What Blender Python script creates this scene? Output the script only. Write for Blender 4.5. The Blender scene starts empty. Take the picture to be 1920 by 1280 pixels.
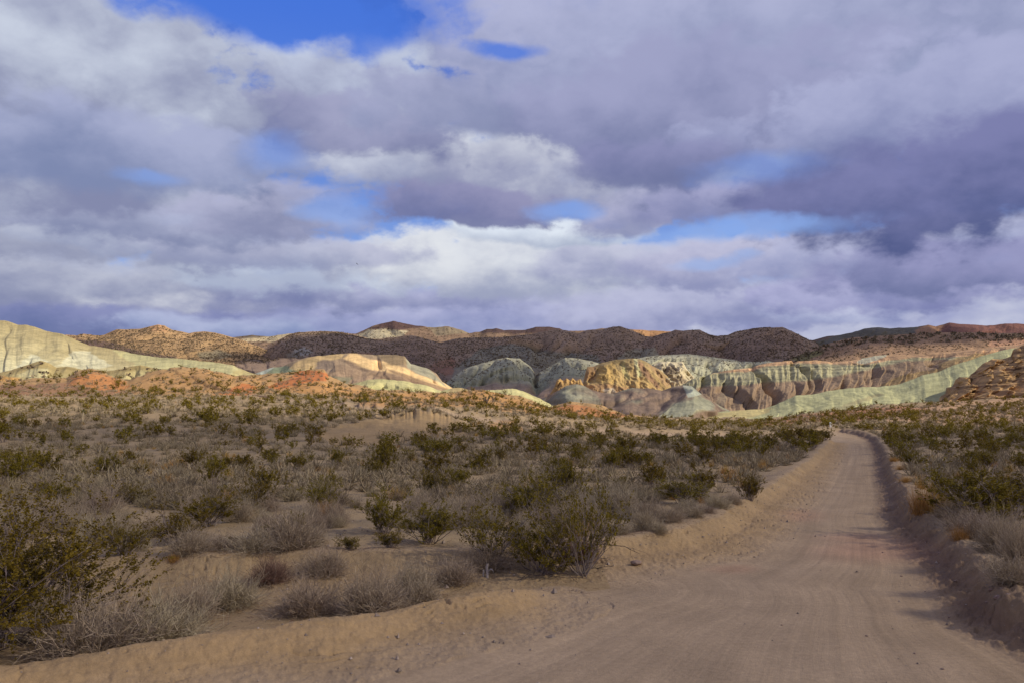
import bpy, math, random
import numpy as np

# ------------------------------------------------------------------ camera, sun, sky, exposure
S = bpy.context.scene
COL = S.collection
F = 1493.0                       # focal length in photo pixels (photo 1920 x 1280)
CAMH = 2.5
HY = 785.0                       # photo row of the true horizon
PITCH = math.atan((HY - 640) / F)
cam = bpy.data.cameras.new('camera'); camo = bpy.data.objects.new('camera', cam); COL.objects.link(camo)
cam.sensor_width = 36; cam.lens = F / 1920 * 36; cam.clip_start = .05; cam.clip_end = 30000
camo.location = (0, 0, CAMH); camo.rotation_euler = (math.pi / 2 + PITCH, 0, 0)
S.camera = camo
S.render.resolution_x = 1024; S.render.resolution_y = 682
S.view_settings.view_transform = 'Standard'; S.view_settings.look = 'None'
S.view_settings.exposure = 0; S.view_settings.gamma = 1

SUN_EL = math.radians(33); SUN_AZ = math.radians(106)      # azimuth clockwise from +Y (the view)
sd = np.array([math.cos(SUN_EL) * math.sin(SUN_AZ), math.cos(SUN_EL) * math.cos(SUN_AZ), math.sin(SUN_EL)])
sun = bpy.data.lights.new('sun', 'SUN'); suno = bpy.data.objects.new('sun', sun); COL.objects.link(suno)
sun.energy = 4.6; sun.angle = math.radians(1.0); sun.color = (1, .93, .84)
suno.rotation_euler = (math.pi / 2 - SUN_EL, 0, math.pi - SUN_AZ)
suno.location = (60, -20, 60)

def lin(c):
    return tuple(((v / 255) / 12.92 if v <= 10.3 else ((v / 255 + .055) / 1.055) ** 2.4) for v in c)
def alb(c, k=1.0):
    v = np.array(lin(c)) / k; l = v @ np.array([.3, .55, .15])
    return np.minimum(.85, (v * .85 + l * .15) * .88 * np.array([1.0, .98, .84]))
sp, cp = math.sin(PITCH), math.cos(PITCH)
def ray(x, y):
    a = (x - 960) / F; b = (640 - y) / F
    return np.array([a, cp - b * sp, sp + b * cp])
def azel(x, y):
    d = ray(x, y); d = d / np.linalg.norm(d)
    return math.atan2(d[0], d[1]), math.asin(d[2])

world = bpy.data.worlds.new('World'); S.world = world; world.use_nodes = True
def build_world():
    nt = world.node_tree; N = nt.nodes; L = nt.links; N.clear()
    def new(t, **k):
        n = N.new(t)
        for a, b in k.items(): setattr(n, a, b)
        return n
    def inp(n, i, v):
        if hasattr(v, 'is_linked') or isinstance(v, bpy.types.NodeSocket): L.new(v, n.inputs[i])
        else: n.inputs[i].default_value = v
    def M(op, a, b=0.0, c=0.0):
        n = new('ShaderNodeMath', operation=op); inp(n, 0, a); inp(n, 1, b)
        if len(n.inputs) > 2: inp(n, 2, c)
        return n.outputs[0]
    def V(op, a, b=(0, 0, 0)):
        n = new('ShaderNodeVectorMath', operation=op); inp(n, 0, a)
        if op == 'SCALE': inp(n, 3, b)
        elif op not in ('LENGTH', 'NORMALIZE'): inp(n, 1, b)
        return n.outputs[1] if op == 'LENGTH' else n.outputs[0]
    def MR(v, a, b, c=0.0, d=1.0, smooth=True):
        n = new('ShaderNodeMapRange'); n.interpolation_type = 'SMOOTHSTEP' if smooth else 'LINEAR'
        inp(n, 0, v); inp(n, 1, a); inp(n, 2, b); inp(n, 3, c); inp(n, 4, d); return n.outputs[0]
    def MIX(f, a, b):
        n = new('ShaderNodeMix', data_type='RGBA'); inp(n, 0, f); inp(n, 6, a); inp(n, 7, b); return n.outputs[2]
    def NOISE(v, sc, det=6, ro=.55, col=False):
        n = new('ShaderNodeTexNoise'); inp(n, 0, v); n.inputs['Scale'].default_value = sc
        n.inputs['Detail'].default_value = det; n.inputs['Roughness'].default_value = ro
        return n.outputs['Color'] if col else n.outputs[0]
    tc = new('ShaderNodeTexCoord').outputs['Generated']
    d = V('NORMALIZE', tc)
    s = new('ShaderNodeSeparateXYZ'); L.new(d, s.inputs[0]); x, y, z = s.outputs
    az = M('ARCTAN2', x, y); el = M('ARCSINE', z)
    # cloud plane coordinates: perspective squeezes the clouds towards the horizon
    den = M('ADD', M('MAXIMUM', z, 0.0), .5)
    q = new('ShaderNodeCombineXYZ'); L.new(M('DIVIDE', x, den), q.inputs[0]); L.new(M('DIVIDE', y, den), q.inputs[1])
    q = q.outputs[0]
    nA = NOISE(q, 6.6, 9, .54)                                   # edges
    nB = NOISE(V('ADD', q, (7.3, 2.1, 4)), 5.0, 8, .5)          # body shading
    nC = NOISE(V('ADD', q, (1.3, 9.1, 2)), 17.0, 6, .55)           # wisps
    wv = NOISE(V('ADD', q, (3.3, 5.1, 1)), 6.0, 7, .55, True)
    p = new('ShaderNodeCombineXYZ'); L.new(az, p.inputs[0]); L.new(el, p.inputs[1]); p = p.outputs[0]
    w = V('MULTIPLY', V('SUBTRACT', wv, (.5, .5, .5)), (.11, .05, 0))
    pw = V('ADD', p, w)
    vo = new('ShaderNodeTexVoronoi', feature='F1'); vo.normalize = True; L.new(V('ADD', q, V('MULTIPLY', V('SUBTRACT', wv, (.5, .5, .5)), (.5, .5, 0))), vo.inputs['Vector'])
    vo.inputs['Scale'].default_value = 7.0; vo.inputs['Detail'].default_value = 2.0; vo.inputs['Roughness'].default_value = .55;
    puff = M('SUBTRACT', .36, vo.outputs['Distance'])
    fN = M('ADD', M('MULTIPLY', M('SUBTRACT', nA, .5), 1.5), M('MULTIPLY', M('SUBTRACT', nC, .5), .7))
    fN = M('SUBTRACT', fN, M('MULTIPLY', puff, 1.1))
    bN = M('ADD', M('MULTIPLY', M('SUBTRACT', nB, .5), 1.3), M('MULTIPLY', M('SUBTRACT', nC, .5), .45))
    bN = M('ADD', bN, M('MULTIPLY', puff, .55))
    K = 10.0                                                    # background strength is 0.1
    def C(c, k=1.0):
        l = lin(c); return (l[0] * K * k, l[1] * K * k, l[2] * K * k, 1)
    sky = new('ShaderNodeTexSky'); sky.sky_type = 'NISHITA'; sky.sun_disc = False
    sky.sun_elevation = SUN_EL; sky.sun_rotation = SUN_AZ; sky.altitude = 900; sky.air_density = 1.0; sky.dust_density = .6; sky.ozone_density = 2.0
    grad = MIX(MR(el, .02, .5), C((150, 182, 240)), C((62, 108, 214)))
    cur = MIX(.8, sky.outputs[0], grad)
    # broad cloud field over the rest of the dome
    front = M('MULTIPLY', MR(M('ABSOLUTE', az), .62, .85, 1, 0), MR(el, .5, .75, 1, 0))
    cov = M('MULTIPLY', MR(nA, .40, .52), M('SUBTRACT', 1.0, front))
    cur = MIX(cov, cur, MIX(MR(nB, .35, .65), C((120, 118, 165)), C((205, 205, 218))))
    # low band of stratocumulus above the horizon
    band = M('MULTIPLY', MR(M('ADD', el, M('MULTIPLY', fN, .035)), .205, .15, 0, 1), .93)
    bandc = MIX(MR(M('ADD', M('MULTIPLY', bN, .8), .5), .12, .9), C((144, 148, 192)), C((208, 210, 224)))
    cur = MIX(band, cur, bandc)
    #  (x, y, rx, ry, light, dark, opacity, edge softness)   photo-measured directions
    B = [
     (1450, 150, 760, 250, (160, 162, 198), (138, 138, 182), 1, .3),
     (60, 190, 400, 190, (170, 174, 202), (136, 136, 176), 1, .3),
     (150, 596, 620, 40, (120, 122, 172), (104, 107, 160), .9, .5),
     (600, 618, 300, 22, (178, 182, 214), (140, 146, 196), .7, .6),
     (1050, 600, 520, 30, (165, 164, 204), (140, 138, 188), .8, .5),
     (330, 545, 420, 32, (206, 204, 216), (138, 134, 178), .95, .5),
     (60, 500, 300, 40, (180, 180, 202), (140, 137, 176), .9, .5),
     (740, 560, 260, 28, (160, 158, 196), (126, 124, 172), .8, .6),
     (650, 505, 300, 48, (216, 218, 230), (178, 178, 208), .9, .5),
     (960, 500, 320, 60, (214, 212, 222), (162, 159, 192), .95, .45),
     (1360, 575, 330, 42, (176, 174, 206), (140, 136, 182), .85, .55),
     (1590, 570, 120, 34, (200, 200, 226), (158, 156, 200), .8, .6),
     (1200, 490, 200, 42, (186, 184, 210), (152, 148, 188), .85, .5),
     (1440, 490, 250, 42, (182, 178, 208), (142, 138, 184), .9, .45),
     (1690, 540, 230, 40, (166, 162, 204), (128, 123, 176), .85, .5),
     (1050, 434, 190, 26, (218, 221, 236), (180, 180, 208), .95, .5),
     (1850, 430, 130, 40, (190, 186, 212), (150, 146, 190), .9, .5),
     (1840, 495, 260, 44, (140, 137, 182), (114, 112, 160), .92, .5),
     (160, 440, 330, 42, (190, 189, 206), (150, 146, 180), .9, .45),
     (480, 470, 260, 36, (176, 174, 202), (150, 147, 186), .85, .5),
     (40, 352, 110, 26, (224, 226, 236), (180, 180, 206), .95, .45),
     (230, 398, 300, 52, (172, 172, 202), (138, 136, 176), .95, .4),
     (500, 398, 170, 48, (168, 166, 198), (140, 136, 176), .92, .45),
     (1180, 392, 100, 44, (176, 172, 204), (140, 136, 180), .92, .5),
     (1330, 380, 110, 38, (160, 156, 196), (132, 128, 176), .85, .55),
     (780, 296, 260, 66, (196, 196, 214), (150, 146, 182), .95, .45),
     (1020, 300, 190, 84, (204, 203, 218), (148, 143, 182), .95, .45),
     (860, 385, 220, 34, (136, 132, 172), (118, 114, 162), .95, .45),
     (640, 150, 230, 100, (184, 188, 214), (142, 137, 176), 1, .28),
     (500, 220, 320, 60, (150, 148, 184), (128, 124, 168), .95, .4),
     (120, 130, 330, 220, (190, 193, 214), (138, 134, 174), 1, .3),
     (110, 262, 380, 58, (158, 160, 196), (132, 134, 178), .95, .55),
     (940, 180, 240, 66, (156, 156, 192), (138, 136, 178), .95, .42),
     (1060, 60, 260, 90, (158, 160, 200), (136, 136, 182), .97, .38),
     (1480, 60, 620, 150, (166, 166, 202), (138, 137, 180), 1, .35),
     (1330, 205, 380, 110, (148, 147, 186), (126, 123, 168), 1, .4),
     (1800, 200, 340, 110, (160, 160, 198), (130, 128, 176), 1, .4),
     (1200, 305, 170, 34, (130, 128, 172), (118, 115, 162), .85, .6),
     (1740, 350, 290, 86, (114, 113, 162), (88, 88, 140), .98, .55),
    ]
    blue = MIX(MR(el, .08, .5), C((158, 190, 240)), C((72, 118, 218)))
    for (bx, by, rx, ry, cl, cd, op, soft) in B:
        cl = (cl[0] * 1.02 + 8, cl[1] * 1.03 + 11, cl[2] * 1.02 + 8); cd = (cd[0] - 6, cd[1] + 4, cd[2] - 2)
        a, e = azel(bx, by)
        dv = V('MULTIPLY', V('SUBTRACT', pw, (a, e, 0)), (F / rx, F / ry, 0))
        r = M('ADD', V('LENGTH', dv), M('MULTIPLY', fN, 1.0))
        soft *= .52; al = MR(r, .98 + soft, .98 - soft, 0, op)
        sy = new('ShaderNodeSeparateXYZ'); L.new(dv, sy.inputs[0])
        sh = MR(M('ADD', M('MULTIPLY', sy.outputs[1], .6), M('MULTIPLY', bN, 1.9)), -.8, .8)
        cur = MIX(al, cur, MIX(sh, C(cd), C(cl)))
    # gaps where the blue shows between the clouds
    for (bx, by, rx, ry, op, soft) in [(525, 14, 270, 52, 1, .35), (720, 66, 50, 34, .8, .45), (955, 102, 60, 15, .85, .5), (515, 282, 58, 30, .6, .7), (290, 326, 46, 12, .6, .7),
                                       (640, 392, 50, 26, .7, .6), (1066, 388, 56, 16, .75, .6), (1390, 432, 165, 16, .8, .6), (1450, 316, 90, 22, .5, .7), (1340, 492, 50, 10, .5, .6)]:
        a, e = azel(bx, by)
        dv = V('MULTIPLY', V('SUBTRACT', pw, (a, e, 0)), (F / rx, F / ry, 0))
        r = M('ADD', V('LENGTH', dv), M('MULTIPLY', fN, 1.1))
        cur = MIX(MR(r, 1 + soft, 1 - soft, 0, op), cur, blue)
    bg = new('ShaderNodeBackground'); L.new(cur, bg.inputs[0]); bg.inputs[1].default_value = .1
    o = new('ShaderNodeOutputWorld'); L.new(bg.outputs[0], o.inputs[0])
build_world()

# ------------------------------------------------------------------ noise
def _h(ix, iy, s):
    n = (ix * 374761393 + iy * 668265263 + s * 1274126177) & 0xffffffff
    n = ((n ^ (n >> 13)) * 1103515245) & 0xffffffff
    n = ((n ^ (n >> 16)) * 668265263) & 0xffffffff
    return n ^ (n >> 15)
def perlin(x, y, s=0):
    ix = np.floor(x).astype(np.int64); iy = np.floor(y).astype(np.int64)
    fx = x - ix; fy = y - iy
    u = fx * fx * fx * (fx * (fx * 6 - 15) + 10); v = fy * fy * fy * (fy * (fy * 6 - 15) + 10)
    def g(a, b):
        an = (_h(ix + a, iy + b, s) & 1023) * (2 * math.pi / 1024)
        return np.cos(an) * (fx - a) + np.sin(an) * (fy - b)
    n0 = g(0, 0) * (1 - u) + g(1, 0) * u; n1 = g(0, 1) * (1 - u) + g(1, 1) * u
    return (n0 * (1 - v) + n1 * v) * 1.5
def fbm(x, y, o=4, s=0, g=.5):
    r = 0; a = 1; t = 0
    for i in range(o):
        r = r + a * perlin(x, y, s + i * 17); t += a; a *= g; x = x * 2.03 + 11.3; y = y * 2.03 + 5.7
    return r / t
def ridged(x, y, o=3, s=0, g=.5):
    r = 0; a = 1; t = 0
    for i in range(o):
        n = 1 - np.abs(perlin(x, y, s + i * 13)) * 1.7
        r = r + a * n; t += a; a *= g; x = x * 2.1 + 3.1; y = y * 2.1 + 9.2
    return r / t
def sstep(a, b, x):
    t = np.clip((x - a) / (b - a), 0, 1); return t * t * (3 - 2 * t)
def pl(pts, x):
    a = np.array(pts, float); return np.interp(x, a[:, 0], a[:, 1])
def inpoly(px, py, poly):
    m = np.zeros(px.shape, bool); n = len(poly)
    for i in range(n):
        x1, y1 = poly[i]; x2, y2 = poly[(i + 1) % n]
        if y1 == y2: continue
        c = ((y1 > py) != (y2 > py)) & (px < (x2 - x1) * (py - y1) / (y2 - y1) + x1)
        m ^= c
    return m
def project(X, Y, Z):
    dz = Z - CAMH; dep = Y * cp + dz * sp; up = -Y * sp + dz * cp
    dep = np.where(dep < .05, .05, dep)
    return 960 + F * X / dep, 640 - F * up / dep
def at(x, y, Y):
    d = ray(x, y); return np.array([0, 0, CAMH]) + d * (Y / d[1])

# ------------------------------------------------------------------ mesh helpers
def mesh_np(name, V, Fq, mats, mi=None, attrs=None, smooth=True, link=True, fl=None):
    me = bpy.data.meshes.new(name)
    V = np.asarray(V, np.float32); Fq = np.asarray(Fq, np.int32)
    me.vertices.add(len(V)); me.vertices.foreach_set('co', V.ravel())
    k = Fq.shape[1]
    me.loops.add(Fq.size); me.loops.foreach_set('vertex_index', Fq.ravel())
    me.polygons.add(len(Fq)); me.polygons.foreach_set('loop_start', np.arange(0, Fq.size, k, dtype=np.int32))
    for m in mats: me.materials.append(m)
    if mi is not None: me.polygons.foreach_set('material_index', np.asarray(mi, np.int32))
    me.polygons.foreach_set('use_smooth', np.full(len(Fq), smooth))
    if attrs:
        for n, (t, a) in attrs.items():
            at_ = me.attributes.new(n, t, 'POINT')
            if t == 'FLOAT_COLOR':
                a4 = np.ones((len(V), 4), np.float32); a4[:, :3] = a; at_.data.foreach_set('color', a4.ravel())
            elif t == 'FLOAT': at_.data.foreach_set('value', np.asarray(a, np.float32))
            elif t == 'FLOAT_VECTOR': at_.data.foreach_set('vector', np.asarray(a, np.float32).ravel())
    me.update(calc_edges=True)
    if not link: return me
    o = bpy.data.objects.new(name, me); COL.objects.link(o); return o
def gridfaces(nr, nc, wrap=False):
    i = np.arange(nr - 1)[:, None] * nc; j = np.arange(nc - 1)[None, :]
    a = (i + j).ravel(); return np.stack([a, a + 1, a + nc + 1, a + nc], 1)
def tag(o, label=None, cat=None, group=None, kind=None):
    if label: o['label'] = label
    if cat: o['category'] = cat
    if group: o['group'] = group
    if kind: o['kind'] = kind
    return o

def mat(name, builder):
    m = bpy.data.materials.new(name); m.use_nodes = True
    nt = m.node_tree; b = nt.nodes['Principled BSDF']; b.inputs['Roughness'].default_value = .95
    b.inputs['Specular IOR Level'].default_value = .15
    builder(nt, b); return m
def nn(nt, t, **k):
    n = nt.nodes.new(t)
    for a, v in k.items():
        if a in n.inputs.keys(): n.inputs[a].default_value = v
        else: setattr(n, a, v)
    return n
def mul(nt, col, fac_socket, lo, hi):
    r = nn(nt, 'ShaderNodeMapRange'); nt.links.new(fac_socket, r.inputs[0])
    r.inputs[1].default_value = .3; r.inputs[2].default_value = .7; r.inputs[3].default_value = lo; r.inputs[4].default_value = hi
    v = nn(nt, 'ShaderNodeVectorMath', operation='SCALE'); nt.links.new(col, v.inputs[0]); nt.links.new(r.outputs[0], v.inputs[3])
    return v.outputs[0]
def hill_mat(name, sc, bump, dist, speck=0.0):
    def f(nt, b):
        L = nt.links
        a = nn(nt, 'ShaderNodeAttribute', attribute_name='Col')
        tc = nn(nt, 'ShaderNodeTexCoord')
        n1 = nn(nt, 'ShaderNodeTexNoise', Scale=sc, Detail=8.0, Roughness=.62); L.new(tc.outputs['Object'], n1.inputs[0])
        n2 = nn(nt, 'ShaderNodeTexNoise', Scale=sc * 5, Detail=6.0, Roughness=.65); L.new(tc.outputs['Object'], n2.inputs[0])
        c = mul(nt, a.outputs[0], n1.outputs[0], .76, 1.22); c = mul(nt, c, n2.outputs[0], .80, 1.18)
        L.new(c, b.inputs['Base Color'])
        bp = nn(nt, 'ShaderNodeBump', Strength=bump, Distance=dist); L.new(n2.outputs[0], bp.inputs['Height'])
        L.new(bp.outputs[0], b.inputs['Normal'])
    return mat(name, f)

def ground_f(nt, b):
    L = nt.links
    a = nn(nt, 'ShaderNodeAttribute', attribute_name='Col')
    rd = nn(nt, 'ShaderNodeAttribute', attribute_name='road')       # x across, y along, z = 1 on the graded surface
    tc = nn(nt, 'ShaderNodeTexCoord')
    n1 = nn(nt, 'ShaderNodeTexNoise', Scale=.9, Detail=8.0, Roughness=.6); L.new(tc.outputs['Object'], n1.inputs[0])
    n2 = nn(nt, 'ShaderNodeTexNoise', Scale=14.0, Detail=8.0, Roughness=.7); L.new(tc.outputs['Object'], n2.inputs[0])
    n3 = nn(nt, 'ShaderNodeTexNoise', Scale=110.0, Detail=3.0, Roughness=.7); L.new(tc.outputs['Object'], n3.inputs[0])
    c = mul(nt, a.outputs[0], n1.outputs[0], .86, 1.13); c = mul(nt, c, n2.outputs[0], .84, 1.14); c = mul(nt, c, n3.outputs[0], .84, 1.16)
    # wheel and grader streaks that run along the road
    s = nn(nt, 'ShaderNodeSeparateXYZ'); L.new(rd.outputs['Vector'], s.inputs[0])
    cx = nn(nt, 'ShaderNodeCombineXYZ'); L.new(s.outputs[0], cx.inputs[0])
    my = nn(nt, 'ShaderNodeMath', operation='MULTIPLY'); L.new(s.outputs[1], my.inputs[0]); my.inputs[1].default_value = .02; L.new(my.outputs[0], cx.inputs[1])
    st = nn(nt, 'ShaderNodeTexNoise', Scale=2.6, Detail=8.0, Roughness=.72); L.new(cx.outputs[0], st.inputs[0])
    c2 = mul(nt, c, st.outputs[0], .80, 1.19)
    mx = nn(nt, 'ShaderNodeMix', data_type='RGBA'); L.new(s.outputs[2], mx.inputs[0]); L.new(c, mx.inputs[6]); L.new(c2, mx.inputs[7])
    L.new(mx.outputs[2], b.inputs['Base Color'])
    h = nn(nt, 'ShaderNodeMath', operation='MULTIPLY_ADD'); L.new(st.outputs[0], h.inputs[0]); h.inputs[1].default_value = 1.3
    L.new(n2.outputs[0], h.inputs[2])
    b1 = nn(nt, 'ShaderNodeBump', Strength=.5, Distance=.03); L.new(h.outputs[0], b1.inputs['Height'])
    b2 = nn(nt, 'ShaderNodeBump', Strength=.5, Distance=.008); L.new(n3.outputs[0], b2.inputs['Height']); L.new(b1.outputs[0], b2.inputs['Normal'])
    L.new(b2.outputs[0], b.inputs['Normal'])
GROUND = mat('sandy_ground', ground_f)

def plant_mat(name, col, var=.35, trans=0.0, rough=.8):
    def f(nt, b):
        L = nt.links
        a = nn(nt, 'ShaderNodeAttribute', attribute_name='var'); oi = nn(nt, 'ShaderNodeObjectInfo')
        m = nn(nt, 'ShaderNodeMath', operation='MULTIPLY_ADD'); L.new(a.outputs['Fac'], m.inputs[0]); m.inputs[1].default_value = var * 2; m.inputs[2].default_value = 1 - var * 1.3
        o2 = nn(nt, 'ShaderNodeMath', operation='MULTIPLY_ADD'); L.new(oi.outputs['Random'], o2.inputs[0]); o2.inputs[1].default_value = var * .6; L.new(m.outputs[0], o2.inputs[2])
        hs = nn(nt, 'ShaderNodeHueSaturation', Color=(*col, 1)); L.new(o2.outputs[0], hs.inputs['Value'])
        hu = nn(nt, 'ShaderNodeMath', operation='MULTIPLY_ADD'); L.new(oi.outputs['Random'], hu.inputs[0]); hu.inputs[1].default_value = .022; hu.inputs[2].default_value = .482
        L.new(hu.outputs[0], hs.inputs['Hue'])
        L.new(hs.outputs[0], b.inputs['Base Color']); b.inputs['Roughness'].default_value = rough
        if trans:
            t = nn(nt, 'ShaderNodeBsdfTranslucent'); L.new(hs.outputs[0], t.inputs[0])
            mx = nn(nt, 'ShaderNodeMixShader', Fac=trans); L.new(b.outputs[0], mx.inputs[1]); L.new(t.outputs[0], mx.inputs[2])
            L.new(mx.outputs[0], nt.nodes['Material Output'].inputs[0])
    return mat(name, f)
LEAF = plant_mat('creosote_leaf', (.178, .134, .010), .40, .2)
STEM = plant_mat('grey_stem', (.24, .19, .155), .3)
TWIG = plant_mat('dry_twig', (.29, .232, .132), .5)
TWIGP = plant_mat('straw_twig', (.375, .298, .185), .4)
TWIGB = plant_mat('brown_twig', (.20, .12, .08), .3)
STRAW = plant_mat('dry_grass', (.46, .285, .07), .3, .2)
WOOD = plant_mat('weathered_wood', (.42, .36, .29), .2)

# ------------------------------------------------------------------ terrain
GC = [(-400, 716), (-100, 724), (0, 723), (60, 717), (125, 717), (145, 704), (165, 699), (190, 703), (215, 712), (240, 717), (262, 711), (300, 702), (336, 696),
      (390, 695), (420, 702), (440, 708), (490, 712), (540, 704), (560, 700), (585, 696), (607, 699), (615, 712), (640, 723), (660, 729), (700, 738), (760, 738),
      (850, 740), (905, 731), (960, 747), (1030, 766), (1050, 762), (1070, 759), (1110, 766), (1180, 781), (1250, 788), (1340, 788), (1420, 790),
      (1500, 780), (1600, 768), (1700, 762), (1760, 756), (1920, 750), (2300, 740)]
YC = 200.0
GS = [(-400, 728), (0, 736), (300, 728), (600, 728), (800, 742), (1000, 766), (1200, 786), (1400, 790), (1500, 781), (1600, 770), (1920, 752), (2300, 742)]
BL = [(590, 812), (605, 806), (640, 797), (700, 787), (740, 783), (780, 773), (800, 772), (830, 780), (870, 798), (900, 810), (930, 818)]
def H0(X, Y):
    Yp = np.maximum(Y, 1.0)
    t = np.clip(X / Yp, -1.4, 1.4); px = 960 + F * t
    zc = CAMH + (HY - pl(GS, px)) / F * YC
    zk = (pl(GS, px) - pl(GC, px)) / F * YC
    u = np.clip((Y - 42) / (YC - 42), 0, 1)
    left = sstep(1500, 900, px)
    up = zc * (u ** (1.45 - .35 * left))
    bk = 1 - .75 * sstep(YC + 3, YC + 60, Y)
    z = (up + zk * sstep(160, 197, Y)) * bk
    # fading outside the pictured sector
    z = z * sstep(1.4, 1.1, np.abs(X / Yp)) * (Y > 1)
    # sandy cut bank on the left
    Yb = 84.0
    base = zc * (((Yb - 42) / (YC - 42)) ** (1.45 - .35 * left))
    hb = np.maximum(CAMH + (HY - pl(BL, px)) / F * Yb - base, 0) * sstep(585, 612, px) * sstep(930, 890, px)
    z = z + hb * (.35 * sstep(68, 84, Y) + .65 * sstep(78 + 1.2 * np.sin(px * .07), 84, Y)) * (1 + .14 * perlin(px / 5, px * 0 + .5, 7) + .1 * perlin(px / 17, Y / 3, 8)) * (1 - sstep(86, 135, Y)) * (Y > 1)
    return z
def pz(x, y, z=0.0):
    """point where the view ray through a photo pixel meets the terrain raised by z"""
    d = ray(x, y); Yv = np.geomspace(2.5, 260, 6000)
    P = d[None, :] * (Yv / d[1])[:, None]; P[:, 2] += CAMH
    g = H0(P[:, 0], P[:, 1]) + z
    i = np.argmax(P[:, 2] <= g)
    if P[i, 2] > g[i]: i = len(Yv) - 1
    return P[i, :2]
PB = .34; RB = .33
L2 = [(-14.0, 13.2), (-11, 13.6)] + [tuple(pz(x, y, PB)) for x, y in
     [(60, 1052), (300, 1050), (640, 1036), (897, 1032), (1030, 1026), (1133, 1012), (1200, 1004), (1280, 993), (1358, 960), (1393, 936), (1436, 913), (1475, 889), (1530, 850), (1556, 824)]]
L2 += [(L2[-1][0] - 3, L2[-1][1] + 9), (L2[-1][0] - 45, L2[-1][1] + 22), (-50, 150)]
L2[0] = (-40, L2[2][1] - 1)
L2[1] = (L2[2][0] - 3, L2[2][1] - .2)
RC = [(3.2, -12), (4.6, 0), (6.1, 6)] + [tuple(pz(x, y, RB)) for x, y in
     [(1920, 1131), (1858, 1077), (1807, 1030), (1741, 975), (1706, 948), (1694, 909), (1674, 881), (1659, 842), (1640, 818), (1612, 808), (1575, 803)]]
RC += [(RC[-1][0] - 60, RC[-1][1] + 14), (-60, 165)]
L1 = [(-30, 7.6), (-9, 8.3)] + [tuple(pz(x, y, .36)) for x, y in [(0, 1240), (200, 1214), (380, 1191), (500, 1172), (640, 1150), (760, 1128), (887, 1106), (1000, 1082), (1085, 1066)]]
L1 += [(L1[-1][0] + .5, L1[-1][1] + .35)]
def sdist(X, Y, P):
    """signed distance to a polyline (positive on its left), and arc length of the nearest point"""
    P = np.array(P, float); best = np.full(X.shape, 1e9); sg = np.ones(X.shape); arc = np.zeros(X.shape); s0 = 0.0
    for i in range(len(P) - 1):
        a = P[i]; b = P[i + 1]; e = b - a; l2 = (e ** 2).sum(); l = math.sqrt(l2)
        t = np.clip(((X - a[0]) * e[0] + (Y - a[1]) * e[1]) / l2, 0, 1)
        dx = X - a[0] - t * e[0]; dy = Y - a[1] - t * e[1]; d2 = dx * dx + dy * dy
        m = d2 < best - 1e-9
        best = np.where(m, d2, best); sg = np.where(m, np.sign(e[0] * (Y - a[1]) - e[1] * (X - a[0])), sg); arc = np.where(m, s0 + t * l, arc)
        s0 += l
    return np.sqrt(best) * sg, arc
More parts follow.
